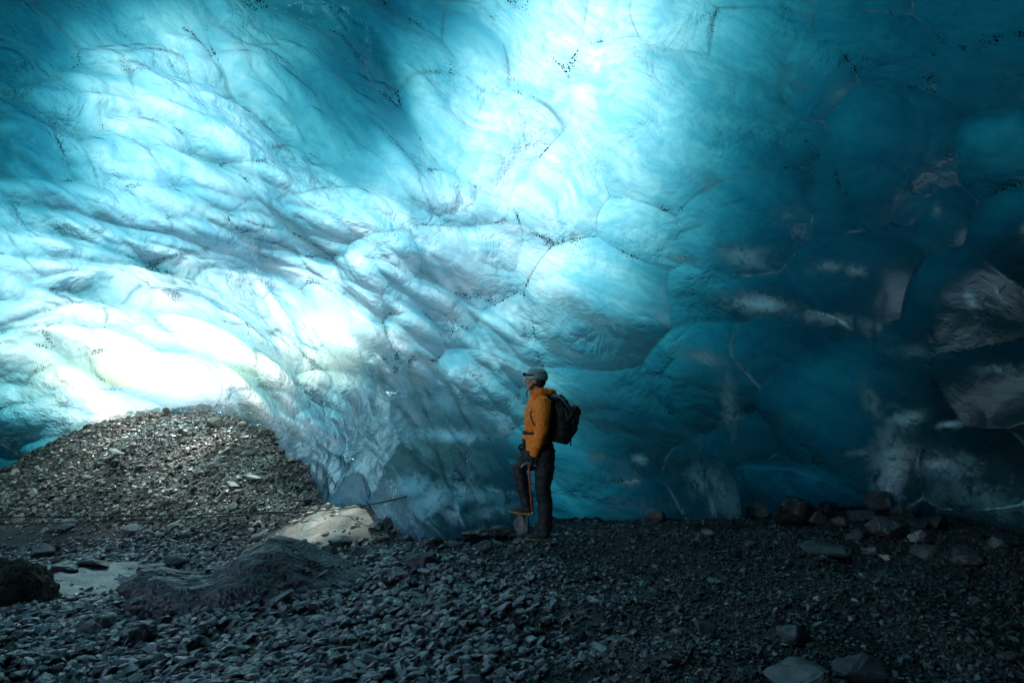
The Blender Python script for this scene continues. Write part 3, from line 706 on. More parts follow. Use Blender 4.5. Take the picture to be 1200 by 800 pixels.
# pale sand mound in the light and the silt pool beside it: low swells of the floor itself
def swell(name, c, a, b, h, rot, mat, label, cat, n=90, lump=.12):
    u = np.linspace(-1.3, 1.3, n); U, W = np.meshgrid(u, u); r = np.hypot(U, W)
    x = c[0] + (U * a) * math.cos(rot) - (W * b) * math.sin(rot); y = c[1] + (U * a) * math.sin(rot) + (W * b) * math.cos(rot)
    rr_ = r + .35 * vnoise(x, y, 1.9, 8) + .12 * vnoise(x, y, 6, 9)
    z = ground_z(x, y) + h * np.cos(np.clip(rr_, 0, 1.25) / 1.25 * math.pi / 2) ** 1.2 * (1 + lump * 3 * vnoise(x, y, 3.5, 6)) + .02 * vnoise(x, y, 11, 7) * (rr_ < 1.1) - .05 * soft(rr_, .95, 1.25)
    i = np.arange(n * n).reshape(n, n)
    o = mesh_obj(name, np.stack([x, y, z], -1).reshape(-1, 3), np.stack([i[:-1, :-1], i[:-1, 1:], i[1:, 1:], i[1:, :-1]], -1).reshape(-1, 4), mat)
    tag(o, label, cat, kind='structure'); return o
M_sand = soil('pale_sand', (.14, .115, .095), (.34, .29, .25), .75, 4, .5, .2)
M_silt = soil('wet_silt', (.09, .09, .095), (.26, .26, .27), .42, 6, .6, .5)
swell('sand_mound', (tanm[0] + .15, tanm[1]), 1.15, .8, .05, .15, M_sand, lump=.6, label='pale sandy mound lit from the cave mouth beside the ice foot', cat='sand mound')
swell('silt_patch', pool, .62, .60, .035, 0, M_silt, 'smooth wet grey silt patch among the stones', 'silt', lump=.02)

sp = np.stack([rng.uniform(tanm[0] - 1.2, tanm[0] + 1.5, 900), rng.uniform(tanm[1] - .9, tanm[1] + .9, 900)], -1)
sp = sp[rng.random(900) < .12 + .6 * soft(np.hypot((sp[:, 0] - tanm[0] - .15) / 1.15, (sp[:, 1] - tanm[1]) / .8), .35, 1.0)]
scatter('mound_stones', sp, .045 * rng.lognormal(0, .55, len(sp)), P_near, M_slope, .3, 'loose stones strewn over the pale sand by the ice foot', lambda x, y: ground_z(x, y) + .035)
M_hump = soil('silt_covered_ice', (.014, .015, .015), (.10, .11, .115), .42, 2.6, 1.0, .6)
M_bank = soil('dark_earth', (.012, .010, .008), (.05, .042, .034), .8, 4, 1.0, .25)

def lump(name, c, size, yaw, mat, seed, shape, label, cat, nu=150, nv=80, amp=.12):
    """a weathered mound: a dome pushed around by noise, sunk into the ground"""
    th = np.linspace(0, 2 * np.pi, nu, endpoint=False); ph = np.linspace(-.5, math.pi / 2, nv)
    T, Pp = np.meshgrid(th, ph)
    d = np.stack([np.cos(T) * np.cos(Pp), np.sin(T) * np.cos(Pp), np.sin(Pp)], -1)
    r = np.ones(T.shape); flat = d.reshape(-1, 3)
    nz = np.array([mnoise.fractal(Vector(q) * 1.5 + Vector((seed, 0, 0)), .8, 2.1, 6) for q in flat]).reshape(T.shape)
    n2 = np.array([mnoise.noise(Vector((q[0] * 16, q[1] * 16, q[2] * 3 + seed))) for q in flat]).reshape(T.shape)
    r += amp * nz + .018 * n2
    P = d * r[..., None] * np.array(size)
    P = shape(P)
    cy, sy = math.cos(yaw), math.sin(yaw)
    X = P[..., 0] * cy - P[..., 1] * sy + c[0]; Y = P[..., 0] * sy + P[..., 1] * cy + c[1]; Z = P[..., 2] + c[2]
    i = np.arange(nu * nv).reshape(nv, nu)
    Fq = np.stack([i[:-1], np.roll(i, -1, 1)[:-1], np.roll(i, -1, 1)[1:], i[1:]], -1).reshape(-1, 4)
    o = mesh_obj(name, np.stack([X, Y, Z], -1).reshape(-1, 3), Fq, mat); tag(o, label, cat); return o
def hump_shape(P):
    P = P.copy(); x = P[..., 0]
    P[..., 2] *= np.where(x < 0, 1.0, 1.0 - .62 * np.clip(x / 1.7, 0, 1)) * (1 + .16 * np.sin(x * 4.1 + 1))      # long tail to one side, steep nose on the other
    P[..., 0] = np.where(x < 0, x * .66 - .30 * P[..., 2] * np.clip(-x, 0, 1), x)
    return P
hc = at(312, 706, 5.2); hz = ground_z(hc[0], hc[1])
hump = lump('ice_mound', (hc[0], hc[1], hz - .14), (1.6, .62, .44), R(8), M_hump, 3.3, hump_shape, 'dark hump of dirty ice with a steep streaked nose rising from the pebbles', 'ice mound', amp=.2)
from mathutils.bvhtree import BVHTree
_bv = BVHTree.FromPolygons([v.co[:] for v in hump.data.vertices], [p.vertices[:] for p in hump.data.polygons])
def hump_z(x, y):
    return np.array([(_bv.ray_cast(Vector((a, b, 3)), Vector((0, 0, -1)))[0] or Vector((0, 0, -9))).z for a, b in zip(x, y)])
hp = np.stack([rng.uniform(hc[0] - 1.3, hc[0] + 2.0, 1500), rng.uniform(hc[1] - .9, hc[1] + .9, 1500)], -1)
hzz = hump_z(hp[:, 0], hp[:, 1]); gz_ = ground_z(hp[:, 0], hp[:, 1])
ok = (hzz > gz_ + .01) & (rng.random(1500) < .08 + .75 * soft(hp[:, 0], hc[0] + .2, hc[0] + 1.5) + .4 * soft(hzz - gz_, .16, .04))
scatter('mound_gravel', hp[ok], .035 * rng.lognormal(0, .5, int(ok.sum())), P_near, M_gravel, .3, 'small stones frozen onto the dark ice hump', hump_z)
bc = at(-10, 720, 5.4); bz = ground_z(bc[0], bc[1])
lump('earth_bank', (bc[0], bc[1], bz - .12), (.50, .45, .52), R(20), M_bank, 9.1, lambda P: P, 'dark brown earth bank with a ragged top cut by the picture edge', 'earth bank', amp=.2)

rock_n = 0
def rock(px, py, w, label, flat=.62, long_=1.0, tone=None, group=None, dz=0.0, depth=None, cat='rock', yaw=None, sink=.22, tilt=0.0):
    """w: width in photo pixels"""
    global rock_n
    rock_n += 1
    p, dep = hit(px, py) if depth is None else (at(px, py, depth), depth)
    s = w / F * dep / 2
    v, f = stone_proto(random.Random(rock_n).randint(12, 20), 1.0, .10, 500 + rock_n, 2)
    v = v / np.abs(v).max(0) * np.array([s * long_, s * .85, s * flat])
    o = mesh_obj('rock', v, f, tone or M_rock, smooth=False)
    o.rotation_euler = (random.uniform(-.12, .12), tilt + random.uniform(-.12, .12), random.uniform(-.5, .5) if yaw is None else yaw)
    z = ground_z(p[0], p[1]) if depth is None else p[2]
    o.location = (p[0], p[1], float(z) + s * flat * (1 - sink * 2) + dz)
    tag(o, label, cat, group); return o
M_pale = stone_mat('pale_grey_stone', [(.16, .17, .17), (.22, .22, .22)], .55, .4, 6)
M_dark = stone_mat('black_basalt_boulder', [(.02, .022, .024), (.03, .032, .035)], .38, .5, 5)
M_tanr = stone_mat('tan_stone', [(.28, .25, .21), (.36, .32, .28)], .65, .3, 6)
GB = 'rocks heaped along the foot of the ice wall'
rock(697, 606, 17, 'small dark rock at the ice foot just behind the hiker', group=GB)
rock(722, 607, 14, 'small grey rock at the ice foot, second one behind the hiker', group=GB)
rock(742, 611, 13, 'small flat grey rock at the ice foot, third one behind the hiker', group=GB, flat=.4)
rock(770, 609, 24, 'low dark rock leaning against the ice below the pale frost streak', group=GB)
rock(798, 608, 30, 'broad angular grey rock at the ice foot with a smaller one on its far side', group=GB)
rock(826, 604, 16, 'small pointed rock tucked between two broad rocks at the ice foot', group=GB, flat=.8)
rock(856, 606, 22, 'dark rock at the ice foot just before the pale round cobble', group=GB, tone=M_dark)
rock(888, 606, 27, 'pale rounded cobble beside the big black boulder at the ice foot', group=GB, flat=.85, tone=M_pale)
rock(930, 612, 48, 'big rounded black boulder against the ice wall', group=GB, flat=.78, tone=M_dark, sink=.14)
rock(908, 619, 14, 'small stone in front of the big black boulder', group=GB)
rock(958, 614, 24, 'square grey rock right beside the big black boulder', group=GB, flat=.8)
rock(985, 616, 24, 'grey rock between the square rock and the tall heap', group=GB)
rock(972, 600, 26, 'dark rock wedged under the ice ledge next to the black boulder', group=GB, tone=M_dark)
rock(1010, 612, 30, 'blunt grey rock at the start of the tall heap', group=GB)
rock(1032, 602, 36, 'tall angular rock at the top of the heap under the ice ledge', group=GB, flat=.8, dz=.05)
rock(1058, 610, 30, 'grey rock in the heap just past its tallest rock', group=GB, flat=.8)
rock(1040, 626, 48, 'broad sloping slab at the front of the tall heap', group=GB, flat=.55)
rock(1078, 618, 26, 'angular rock near the far end of the heap below the ledge', group=GB)
rock(1074, 633, 22, 'pale stone in front of the heap below the ledge', group=GB, tone=M_pale, flat=.8)
rock(1102, 620, 32, 'dark rock where the heap meets the low ice rim', group=GB, tone=M_dark)
rock(1135, 632, 34, 'flat dark rock lying under the low ice rim', group=GB, flat=.45, tone=M_dark)
rock(1172, 640, 34, 'last dark rock under the ice rim at the picture edge', group=GB, flat=.5)
rock(1003, 632, 26, 'angular stone in front of the heap with a bright top', group=GB, flat=.7)
rock(966, 648, 52, 'wide flat slab lying on the gravel before the wall', flat=.22, long_=1.1, sink=.1)
rock(1087, 650, 38, 'low grey slab on the gravel in front of the rock heap', flat=.32)
rock(1130, 658, 46, 'smooth flat stone half sunk in the gravel near the ice rim', flat=.34)
rock(1020, 650, 22, 'wedge-shaped stone on the gravel between two flat slabs', flat=.6, tone=M_pale)
rock(1035, 655, 18, 'light splinter of stone on the gravel beside the wedge-shaped stone', flat=.4, long_=1.4, tone=M_tanr)
rock(829, 628, 16, 'pale blocky stone alone on the sandy shelf', flat=.6, tone=M_pale)
rock(880, 640, 13, 'small grey stone on the shelf below the pale blocky stone')
rock(1142, 708, 14, 'single pale pebble on the black gravel', flat=.8, tone=M_pale, cat='stone')
rock(934, 800, 74, 'large smooth grey stone half buried at the bottom edge', flat=.34, sink=.25)
rock(1006, 792, 58, 'angular grey stone beside the half-buried one at the bottom edge', flat=.5, sink=.2)
rock(930, 752, 38, 'black shadowed stone behind the half-buried grey stone', flat=.6, tone=M_dark)
rock(826, 742, 26, 'upright greenish grey stone in the middle of the fine gravel', flat=.9)
# around the hiker
foot_z = 0.0
rock(495, 664, 42, 'flat-topped dark block on the silt shelf below the ice', flat=.5, tone=M_dark)
rock(466, 678, 24, 'pale blocky stone on the dark silt in front of the flat-topped block', flat=.8, tone=M_pale)
rock(478, 646, 14, 'thin upright light stone on the silt shelf', flat=1.1, tone=M_pale)
rock(402, 674, 30, 'black pyramid-shaped stone on the silt slope', flat=.6, tone=M_dark)
rock(356, 686, 58, 'long pale slab tilted up on the silt slope', flat=.20, long_=1.0, tone=M_pale, yaw=.1, tilt=-.42, sink=.0)
rock(326, 706, 36, 'shorter pale slab just below the long tilted one', flat=.24, tone=M_pale, yaw=.15, tilt=-.5, sink=.0)
rock(397, 641, 32, 'smooth grey rock at the near foot of the sand mound', flat=.5)
rock(384, 652, 22, 'dark round stone right below the smooth grey rock', flat=.8, tone=M_dark)
rock(424, 652, 30, 'grey rock with a flat top between the sand mound and the ice', flat=.55)
rock(440, 622, 26, 'dark rock lying on the shaded end of the sand mound', flat=.5, tone=M_dark)
rock(458, 620, 24, 'brown rock on the sand mound next to the ice foot', flat=.7)
rock(352, 632, 14, 'small tan stone on the lit side of the sand mound', tone=M_tanr)
rock(372, 616, 10, 'tiny tan stone near the top of the sand mound', tone=M_tanr)
rock(557, 634, 36, 'long dark rock right against the foot of the ice', flat=.6, tone=M_dark)
rock(585, 628, 30, 'angular rock at the ice foot in front of the hiker', flat=.6)
rock(535, 642, 26, 'grey rock in front of the long dark rock at the ice', flat=.5)
rock(510, 640, 22, 'small dark rock under the pointed ice column', flat=.7, tone=M_dark)
rock(568, 645, 22, 'blunt stone on the shelf before the hiker', flat=.7)
# hollow at the foot of the slope
rock(103, 748, 30, 'square bluish block beside the dark hump', flat=.8, yaw=.3)
rock(128, 738, 26, 'smaller block pressed against the square bluish one', flat=.8)
rock(166, 752, 34, 'black pointed stone at the nose of the dark hump', flat=.8, tone=M_dark)
rock(108, 666, 40, 'dark flat stone lying on the silt patch', flat=.4, tone=M_dark)
rock(76, 672, 38, 'dark slab at the far rim of the silt patch', flat=.5, tone=M_dark)
rock(178, 672, 34, 'pale broken stone where the silt patch meets the slope', flat=.55, tone=M_pale)
rock(150, 682, 30, 'light stone behind the nose of the dark hump', flat=.5, tone=M_pale)
rock(205, 662, 30, 'grey stone just behind the ridge of the dark hump', flat=.5)
rock(48, 652, 30, 'dark rock above the earth bank', flat=.6, tone=M_dark)
rock(78, 618, 24, 'whitish stone high on the slope near the ropes', flat=.5, tone=M_pale)
rock(155, 625, 26, 'light grey stone on the slope just under the ropes', flat=.5, tone=M_pale)
rock(263, 608, 16, 'brownish stone on the slope where the ropes pass', tone=M_tanr)
rock(360, 590, 16, 'dark stone at the foot of the ice column by the rope', tone=M_dark)
rock(365, 602, 18, 'pale stone at the edge of the sand mound below the rope', tone=M_tanr)
rock(250, 548, 16, 'tan rock on the upper slope below the cave mouth', tone=M_tanr, flat=.6)
rock(254, 500, 22, 'sunlit jagged rock on the crest of the slope', tone=M_tanr, flat=.9)
rock(134, 545, 16, 'dark brown stone on the upper slope towards the ice side', tone=M_dark, flat=.6)

# ================================================================== ropes
M_rope = simple('black_rope', (.015, .015, .016), .7, .3, 300, .3)
def tube(pts, rad, n=8, caps=True):
    pts = [Vector(p) for p in pts]; rad = rad if hasattr(rad, '__len__') else [rad] * len(pts)
    V, Fc = [], []; up = Vector((0, 0, 1)); prev = None
    for i, p in enumerate(pts):
        t = (pts[min(i + 1, len(pts) - 1)] - pts[max(i - 1, 0)]).normalized()
        a = prev if prev is not None else (up.cross(t) if abs(t.z) < .9 else Vector((1, 0, 0)).cross(t))
        a = (a - t * a.dot(t)).normalized(); prev = a; b = t.cross(a)
        r = rad[i]; ra, rb = (r if hasattr(r, '__len__') else (r, r))
        for k in range(n):
            w = 2 * math.pi * k / n; V.append(p + a * math.cos(w) * ra + b * math.sin(w) * rb)
    for i in range(len(pts) - 1):
        for k in range(n):
            k2 = (k + 1) % n; Fc.append([i * n + k, i * n + k2, (i + 1) * n + k2, (i + 1) * n + k])
    if caps: Fc.append(list(range(n))[::-1]); Fc.append([(len(pts) - 1) * n + k for k in range(n)])
    return V, Fc
def rope(a, b, sag, label, r=.0075):
    a, b = Vector(a), Vector(b); pts = []
    for i in range(41):
        u = i / 40; p = a.lerp(b, u); p.z -= sag * 4 * u * (1 - u); pts.append(p)
    o = mesh_obj('rope', *tube(pts, r, 8), M_rope); tag(o, label, 'rope', 'safety ropes strung across the hollow'); return o
pe = np.argmin((PX - 478) ** 2 + (PY - 581) ** 2 + 1e9 * (YC < 1)); P_anchor = P_in.reshape(-1, 3)[pe]
pk = at(366, 601, 7.6)
a0 = at(-170, 603, 8.6); a1 = at(-170, 612, 8.2)
rope(P_anchor, at(366, 598, 7.7), .035, 'short black rope rising to its anchor in the ice', .0065)
rope(at(366, 598, 7.7), a0, .05, 'upper black rope strung level across the stony slope', .007)
rope(at(366, 598, 7.7), a1, .07, 'lower black rope strung level across the stony slope', .007)

# ================================================================== hiker
S = 6.6 / F
foot = at(635, 627, 6.6)
FZ = float(ground_z(foot[0], foot[1])) + .012
def L(px, py, y=0.0):          # hiker's own frame: metres from the standing foot
    return Vector(((px - 635) * S, y, (627 - py) * S))
def ball(c, r, rot=(0, 0, 0), n=14):
    c = Vector(c); r = r if hasattr(r, '__len__') else (r, r, r); M = Matrix.Rotation(rot[0], 3, 'X') @ Matrix.Rotation(rot[1], 3, 'Y') @ Matrix.Rotation(rot[2], 3, 'Z')
    V = [c + M @ Vector((0, 0, r[2]))]; Fc = []
    for i in range(1, n):
        th = math.pi * i / n
        for k in range(2 * n):
            w = math.pi * k / n; V.append(c + M @ Vector((r[0] * math.sin(th) * math.cos(w), r[1] * math.sin(th) * math.sin(w), r[2] * math.cos(th))))
    V.append(c + M @ Vector((0, 0, -r[2]))); m = 2 * n
    for k in range(m): Fc.append([0, 1 + k, 1 + (k + 1) % m]); Fc.append([len(V) - 1, len(V) - 1 - m + (k + 1) % m, len(V) - 1 - m + k])
    for i in range(n - 2):
        for k in range(m):
            a = 1 + i * m; Fc.append([a + k, a + m + k, a + m + (k + 1) % m, a + (k + 1) % m])
    return V, Fc
def boxm(c, h, rot=(0, 0, 0)):
    c = Vector(c); M = Matrix.Rotation(rot[0], 3, 'X') @ Matrix.Rotation(rot[1], 3, 'Y') @ Matrix.Rotation(rot[2], 3, 'Z')
    V = [c + M @ Vector((h[0] * x, h[1] * y, h[2] * z)) for x in (-1, 1) for y in (-1, 1) for z in (-1, 1)]
    return V, [[0, 1, 3, 2], [4, 6, 7, 5], [0, 4, 5, 1], [2, 3, 7, 6], [0, 2, 6, 4], [1, 5, 7, 3]]
def join(*parts):
    V, Fc = [], []
    for v, f in parts:
        o = len(V); V += [Vector(q) for q in v]; Fc += [[i + o for i in g] for g in f]
    return V, Fc
def fused(name, parts, mat, parent, voxel=.008, smooth=3, wrinkle=0.0, wscale=14, sub=0):
    """melt overlapping volumes into ONE continuous surface"""
    V, Fc = join(*parts)
    o = mesh_obj(name, V, Fc)
    md = o.modifiers.new('r', 'REMESH'); md.mode = 'VOXEL'; md.voxel_size = voxel
    ms = o.modifiers.new('s', 'SMOOTH'); ms.iterations = smooth; ms.factor = .5
    dg = bpy.context.evaluated_depsgraph_get(); dg.update()
    me2 = bpy.data.meshes.new_from_object(o.evaluated_get(dg)); o.modifiers.clear(); o.data = me2; me2.name = name
    n = len(me2.vertices); co = np.empty(n * 3, np.float32); me2.vertices.foreach_get('co', co); co = co.reshape(-1, 3)
    if wrinkle:
        no = np.empty(n * 3, np.float32); me2.vertices.foreach_get('normal', no); no = no.reshape(-1, 3)
        d = np.array([mnoise.noise(Vector((c[0] * wscale * .6, c[1] * wscale, c[2] * wscale * 1.5))) + .5 * mnoise.noise(Vector((c[0] * wscale * 2, c[1] * wscale, c[2] * wscale * 2.6))) for c in co])
        co = co + no * (d * wrinkle)[:, None]; me2.vertices.foreach_set('co', co.astype(np.float32).ravel())
    me2.polygons.foreach_set('use_smooth', np.full(len(me2.polygons), True))
    me2.materials.append(mat); me2.update(); o.parent = parent
    return o
M_skin = simple('skin', (.52, .28, .19), .5, .4, 60, .1, .1)
M_jacket = simple('orange_jacket', (.95, .235, .012), .55, .35, 30, .35, .22, bumpd=.012)
M_pants = simple('black_trousers', (.022, .024, .027), .6, .4, 30, .4, .3, bumpd=.012)
M_glove = simple('black_glove', (.015, .015, .016), .7, .3, 80, .2)
M_hair = simple('dark_brown_hair', (.03, .018, .012), .6, .4, 120, .4)
M_helmet = simple('pale_teal_helmet', (.20, .34, .33), .38, .5, 20, .05, .12)
M_black = simple('black_webbing', (.012, .013, .013), .6, .4, 90, .2)
M_pack = simple('black_green_nylon', (.018, .024, .020), .55, .4, 50, .4, .35)
M_packgrey = simple('grey_cord', (.22, .24, .23), .6, .3, 80, .1)
M_boot = simple('grey_leather', (.05, .055, .055), .55, .4, 60, .2)
M_sole = simple('yellow_rubber', (.62, .38, .06), .6, .4, 60, .1)
M_metal = simple('worn_steel', (.45, .46, .47), .32, .6, 70, .1, .2, metallic=.9)
M_red = simple('orange_shaft', (.50, .09, .02), .5, .4, 60, .1, .15)
M_glass = simple('lamp_lens', (.5, .52, .5), .12, .6, 20, .0, .05)

P0 = empty('person', (foot[0], foot[1], FZ))
tag(P0, 'hiker in orange jacket and pale helmet, one boot on a stone, gazing up', 'person')
nY, fY = -.10, .10              # near (left) and far (right) side of the body
hip = L(636, 527); neck = L(630, 462)
sh_n = L(636, 471, -.17); el_n = L(634, 503, -.235); wr_n = L(624, 533, -.20)
sh_f = L(630, 471, .17); el_f = L(624, 500, .22); wr_f = L(616, 519, .15)
kn_n = L(636, 567, -.10); an_n = L(637, 614, -.10); kn_f = L(608, 549, .11); an_f = L(618.5, 593, .11)
def hand(wr, d, side, curl, s=1.0, fat=1.0):
    """palm, four unequal curled fingers and a thumb leaving the side of the palm"""
    d = Vector(d).normalized(); fw = Vector((-1, 0, 0)); fw = (fw - d * fw.dot(d)).normalized(); sd = d.cross(fw) * side
    palm = wr + d * .045 * s
    parts = [tube([wr - d * .02, wr + d * .02 * s, wr + d * .055 * s, wr + d * .09 * s], [(.026 * fat, .019 * fat), (.032 * fat, .017 * fat), (.041 * fat, .016 * fat), (.038 * fat, .014 * fat)], 12)]
    for k, ln in enumerate((.070, .078, .073, .058)):
        base = wr + d * .088 * s + fw * (.029 - .0195 * k)
        p = [base - d * .02]; a = d.copy(); q = base
        for j, fr in enumerate((.45, .32, .23)):
            ang = curl * (j + .6); a = (d * math.cos(ang) + sd * math.sin(ang)); q = q + a * ln * fr * s; p.append(q)
        parts.append(tube([p[0], base] + p[1:], [.010 * fat, .0095 * fat, .009 * fat, .008 * fat, .006 * fat], 8))
    tb = wr + d * .03 * s + fw * .030
    parts.append(tube([tb - fw * .01, tb + fw * .018 + d * .018, tb + fw * .026 + d * .040 + sd * .012, tb + fw * .018 + d * .060 + sd * .024], [.012 * fat, .0115 * fat, .010 * fat, .007 * fat], 8))
    return parts
# head, looking a little upwards
hd = L(627.2, 446.5)
head = [ball(hd + Vector((.018, 0, .022)), (.098, .076, .098)), ball(hd + Vector((-.036, 0, -.045)), (.052, .052, .062)), ball(hd + Vector((-.052, 0, -.002)), (.045, .058, .055)),
        tube([hd + Vector((-.092, 0, .022)), hd + Vector((-.104, 0, .004)), hd + Vector((-.114, 0, -.012)), hd + Vector((-.092, 0, -.018))], [(.006, .007), (.009, .009), (.012, .011), (.008, .012)], 10),
        ball(hd + Vector((-.086, 0, -.040)), (.011, .020, .006)), ball(hd + Vector((-.082, 0, -.052)), (.011, .018, .007)), ball(hd + Vector((-.072, 0, -.083)), (.020, .022, .018)),
        ball(hd + Vector((-.088, -.026, .030)), (.010, .022, .007)), ball(hd + Vector((-.088, .026, .030)), (.010, .022, .007)),
        ball(hd + Vector((.006, -.078, -.010)), (.016, .010, .028), (0, .2, 0)), ball(hd + Vector((.006, .078, -.010)), (.016, .010, .028), (0, .2, 0)),
        tube([hd + Vector((.020, 0, -.02)), neck + Vector((.010, 0, .02)), neck + Vector((.015, 0, -.06))], [.052, .055, .075], 14)]
torso = [tube([L(634, 468), L(632, 480), L(632, 495), L(634, 510), hip, L(636, 534)], [(.15, .085), (.165, .10), (.155, .10), (.135, .095), (.15, .10), (.14, .09)][::1], 16)]
# tube() lays its first radius across the body when it runs upright
legs = [tube([L(637, 526, nY), L(637, 545, nY), kn_n, L(638.5, 585, nY), an_n, an_n + Vector((0, 0, -.06))], [.088, .080, .056, .056, .040, .042], 12),
        tube([L(633, 528, fY), L(620, 538, fY), kn_f, L(613, 570, fY), an_f, an_f + Vector((0, 0, -.03))], [.088, .078, .058, .055, .040, .042], 12)]
armsb = [tube([sh_n + Vector((0, .06, .0)), sh_n, el_n, wr_n], [.05, .052, .040, .026], 10), tube([sh_f + Vector((0, -.06, 0)), sh_f, el_f, wr_f], [.05, .052, .040, .026], 10)]
feet = [tube([an_n + Vector((.05, 0, -.075)), an_n + Vector((-.03, 0, -.07)), an_n + Vector((-.14, 0, -.088))], [.034, .04, .026], 10), tube([an_f + Vector((.045, 0, -.045)), an_f + Vector((-.03, 0, -.045)), an_f + Vector((-.12, 0, -.052))], [.032, .036, .024], 10)]
d_n = (wr_n - el_n).normalized() * .6 + Vector((0, 0, -1)) * .6
fused('body', head + torso + legs + armsb + feet + hand(wr_n, d_n, 1, .55) + hand(wr_f, (-.15, -.2, -1), -1, .7), M_skin, P0, .0052, 2)
body = P0.children[0]
for sy in (-.030, .030):
    e = mesh_obj("eye", *ball(hd + Vector((-.0885, sy, .014)), (.009, .011, .008)), simple('eye', (.05, .03, .02), .2, .5, 20, 0, 0), P0)
fused('hair', [ball(hd + Vector((.040, 0, -.012)), (.082, .083, .070)), ball(hd + Vector((.052, 0, -.055)), (.050, .062, .035))], M_hair, P0, .007, 2, .004, 60)
# jacket: hips to collar with both sleeves and a folded hood behind the neck
jk = [tube([L(634.5, 464), L(633, 469), L(631, 480), L(630.5, 494), L(632, 506), L(632, 514), L(632, 527)], [(.10, .085), (.178, .112), (.188, .142), (.180, .146), (.158, .128), (.170, .138), (.178, .148)], 20),
      ball(L(624, 488), (.085, .13, .12)), 
      tube([sh_n + Vector((.0, .07, .012)), sh_n, L(636, 486, -.21), el_n, L(630, 517, -.225), wr_n + Vector((.008, 0, .018))], [.068, .084, .080, .070, .062, .046], 14),
      tube([sh_f + Vector((0, -.07, .012)), sh_f, L(628, 486, .20), el_f, L(621, 509, .19), wr_f + Vector((.004, 0, .012))], [.068, .082, .076, .068, .060, .046], 14),
      tube([L(632, 469), L(630.5, 461.5), L(629.5, 456.5)], [(.105, .100), (.088, .088), (.080, .080)], 16),
      tube([L(622, 461, -.05), L(634, 458, -.088), L(645, 460, -.05), L(648, 461, 0), L(645, 460, .05), L(634, 458, .088), L(622, 461, .05)], [.024, .034, .042, .046, .042, .034, .024], 10)]
jacket = fused('jacket', jk, M_jacket, P0, .0068, 3, .0065, 16)
def hollow_front(): pass
tr = [tube([L(636, 519), L(636, 527), L(636, 536)], [(.160, .118), (.168, .130), (.150, .118)], 18),
      tube([L(637.5, 525, nY), L(637.5, 545, nY), kn_n + Vector((-.004, 0, 0)), L(638.5, 585, nY), L(638.5, 603, nY), L(637, 615, nY)], [(.102, .118), (.098, .108), (.078, .084), (.075, .078), (.073, .078), (.074, .082)], 16),
      tube([L(634, 527, fY), L(621, 536, fY), kn_f + Vector((.012, 0, .0)), L(612.5, 566, fY), L(616.5, 582, fY), L(620, 593, fY)], [.108, .098, .080, .074, .068, .066], 16)]
fused('trousers', tr, M_pants, P0, .0068, 3, .0075, 13)
for nm, wr, d, sd_, cu in (('glove', wr_n, d_n, 1, .55), ('glove', wr_f, (-.15, -.2, -1), -1, .7)):
    fused('glove', hand(wr, d, sd_, cu, 1.04, 1.28) + [tube([wr + Vector((.006, 0, .03)), wr], [.036, .034], 10)], M_glove, P0, .0045, 1)
def boot(an, h, pitch, ln=1.0):
    m = lambda x, z: an + Vector((x * math.cos(pitch) - z * math.sin(pitch), 0, x * math.sin(pitch) + z * math.cos(pitch)))
    b = fused('boot', [tube([m(.01, .05), m(.015, -.01), m(.01, -h * .7)], [(.058, .05), (.060, .056), (.050, .062)], 14), tube([m(.058, -h * .72), m(.0, -h * .68), m(-.08, -h * .74), m(-.15, -h * .86), m(-.185, -h * .92)], [(.040, .036), (.047, .046), (.048, .036), (.044, .026), (.030, .018)], 14)], M_boot, P0, .006, 2, .003, 40)
    out = [(.070, 0), (.066, .03), (.03, .038), (-.04, .036), (-.10, .048), (-.16, .040), (-.195, .018), (-.20, 0)]
    ring = [(x, y) for x, y in out] + [(x, -y) for x, y in out[::-1][1:-1]]
    V, Fc = [], []; n = len(ring)
    for zz, sc in ((-h - .024, .96), (-h - .014, 1.03), (-h + .004, 1.0)):
        for x, y in ring: q = m(-.065 + (x + .065) * sc, zz + (.014 if x < -.15 and zz < -h else 0)); V.append(Vector((q.x, an.y + y * sc, q.z)))
    for k in range(2):
        for i in range(n): j = (i + 1) % n; Fc.append([k * n + i, k * n + j, (k + 1) * n + j, (k + 1) * n + i])
    Fc.append(list(range(n))[::-1]); Fc.append([2 * n + i for i in range(n)])
    s = mesh_obj('sole', V, Fc, M_sole, b, smooth=False)
    return b
boot(an_n, .095, 0.0); boot(an_f, .062, -.06)

# helmet with head lamp
hm = hd + Vector((.022, 0, .036))
def helmet():
    V, Fc = [], []; nu, nv = 36, 14
    for i in range(nv):
        ph = math.pi / 2 * i / (nv - 1) * 1.14
        for k in range(nu):
            w = 2 * math.pi * k / nu; f = -math.cos(w)            # f=1 at the brow
            low = 1.0 + (.16 if f < 0 else -.06) * abs(f)
            r = Vector((.117 * math.sin(ph * low) * math.cos(w), .100 * math.sin(ph * low) * math.sin(w), .110 * math.cos(ph * low)))
            ribs = 1 + .010 * math.cos(w * 8) * math.sin(2 * ph) ** 2
            V.append(r * ribs)
    for i in range(nv - 1):
        for k in range(nu): Fc.append([i * nu + k, i * nu + (k + 1) % nu, (i + 1) * nu + (k + 1) % nu, (i + 1) * nu + k])
    M = Matrix.Rotation(-.16, 3, 'Y')
    return [hm + M @ v for v in V], Fc
hv, hf = helmet()
he = mesh_obj('helmet', hv, hf, M_helmet, P0); he.modifiers.new('t', 'SOLIDIFY').thickness = .007
Mh = Matrix.Rotation(-.16, 3, 'Y')
band = []
for k in range(37):
    w = 2 * math.pi * k / 36; dip = -.018 * math.cos(w) - .004
    band.append(hm + Mh @ Vector((.119 * math.cos(w), .1018 * math.sin(w), .016 - .030 * math.cos(w) * 1.0)))
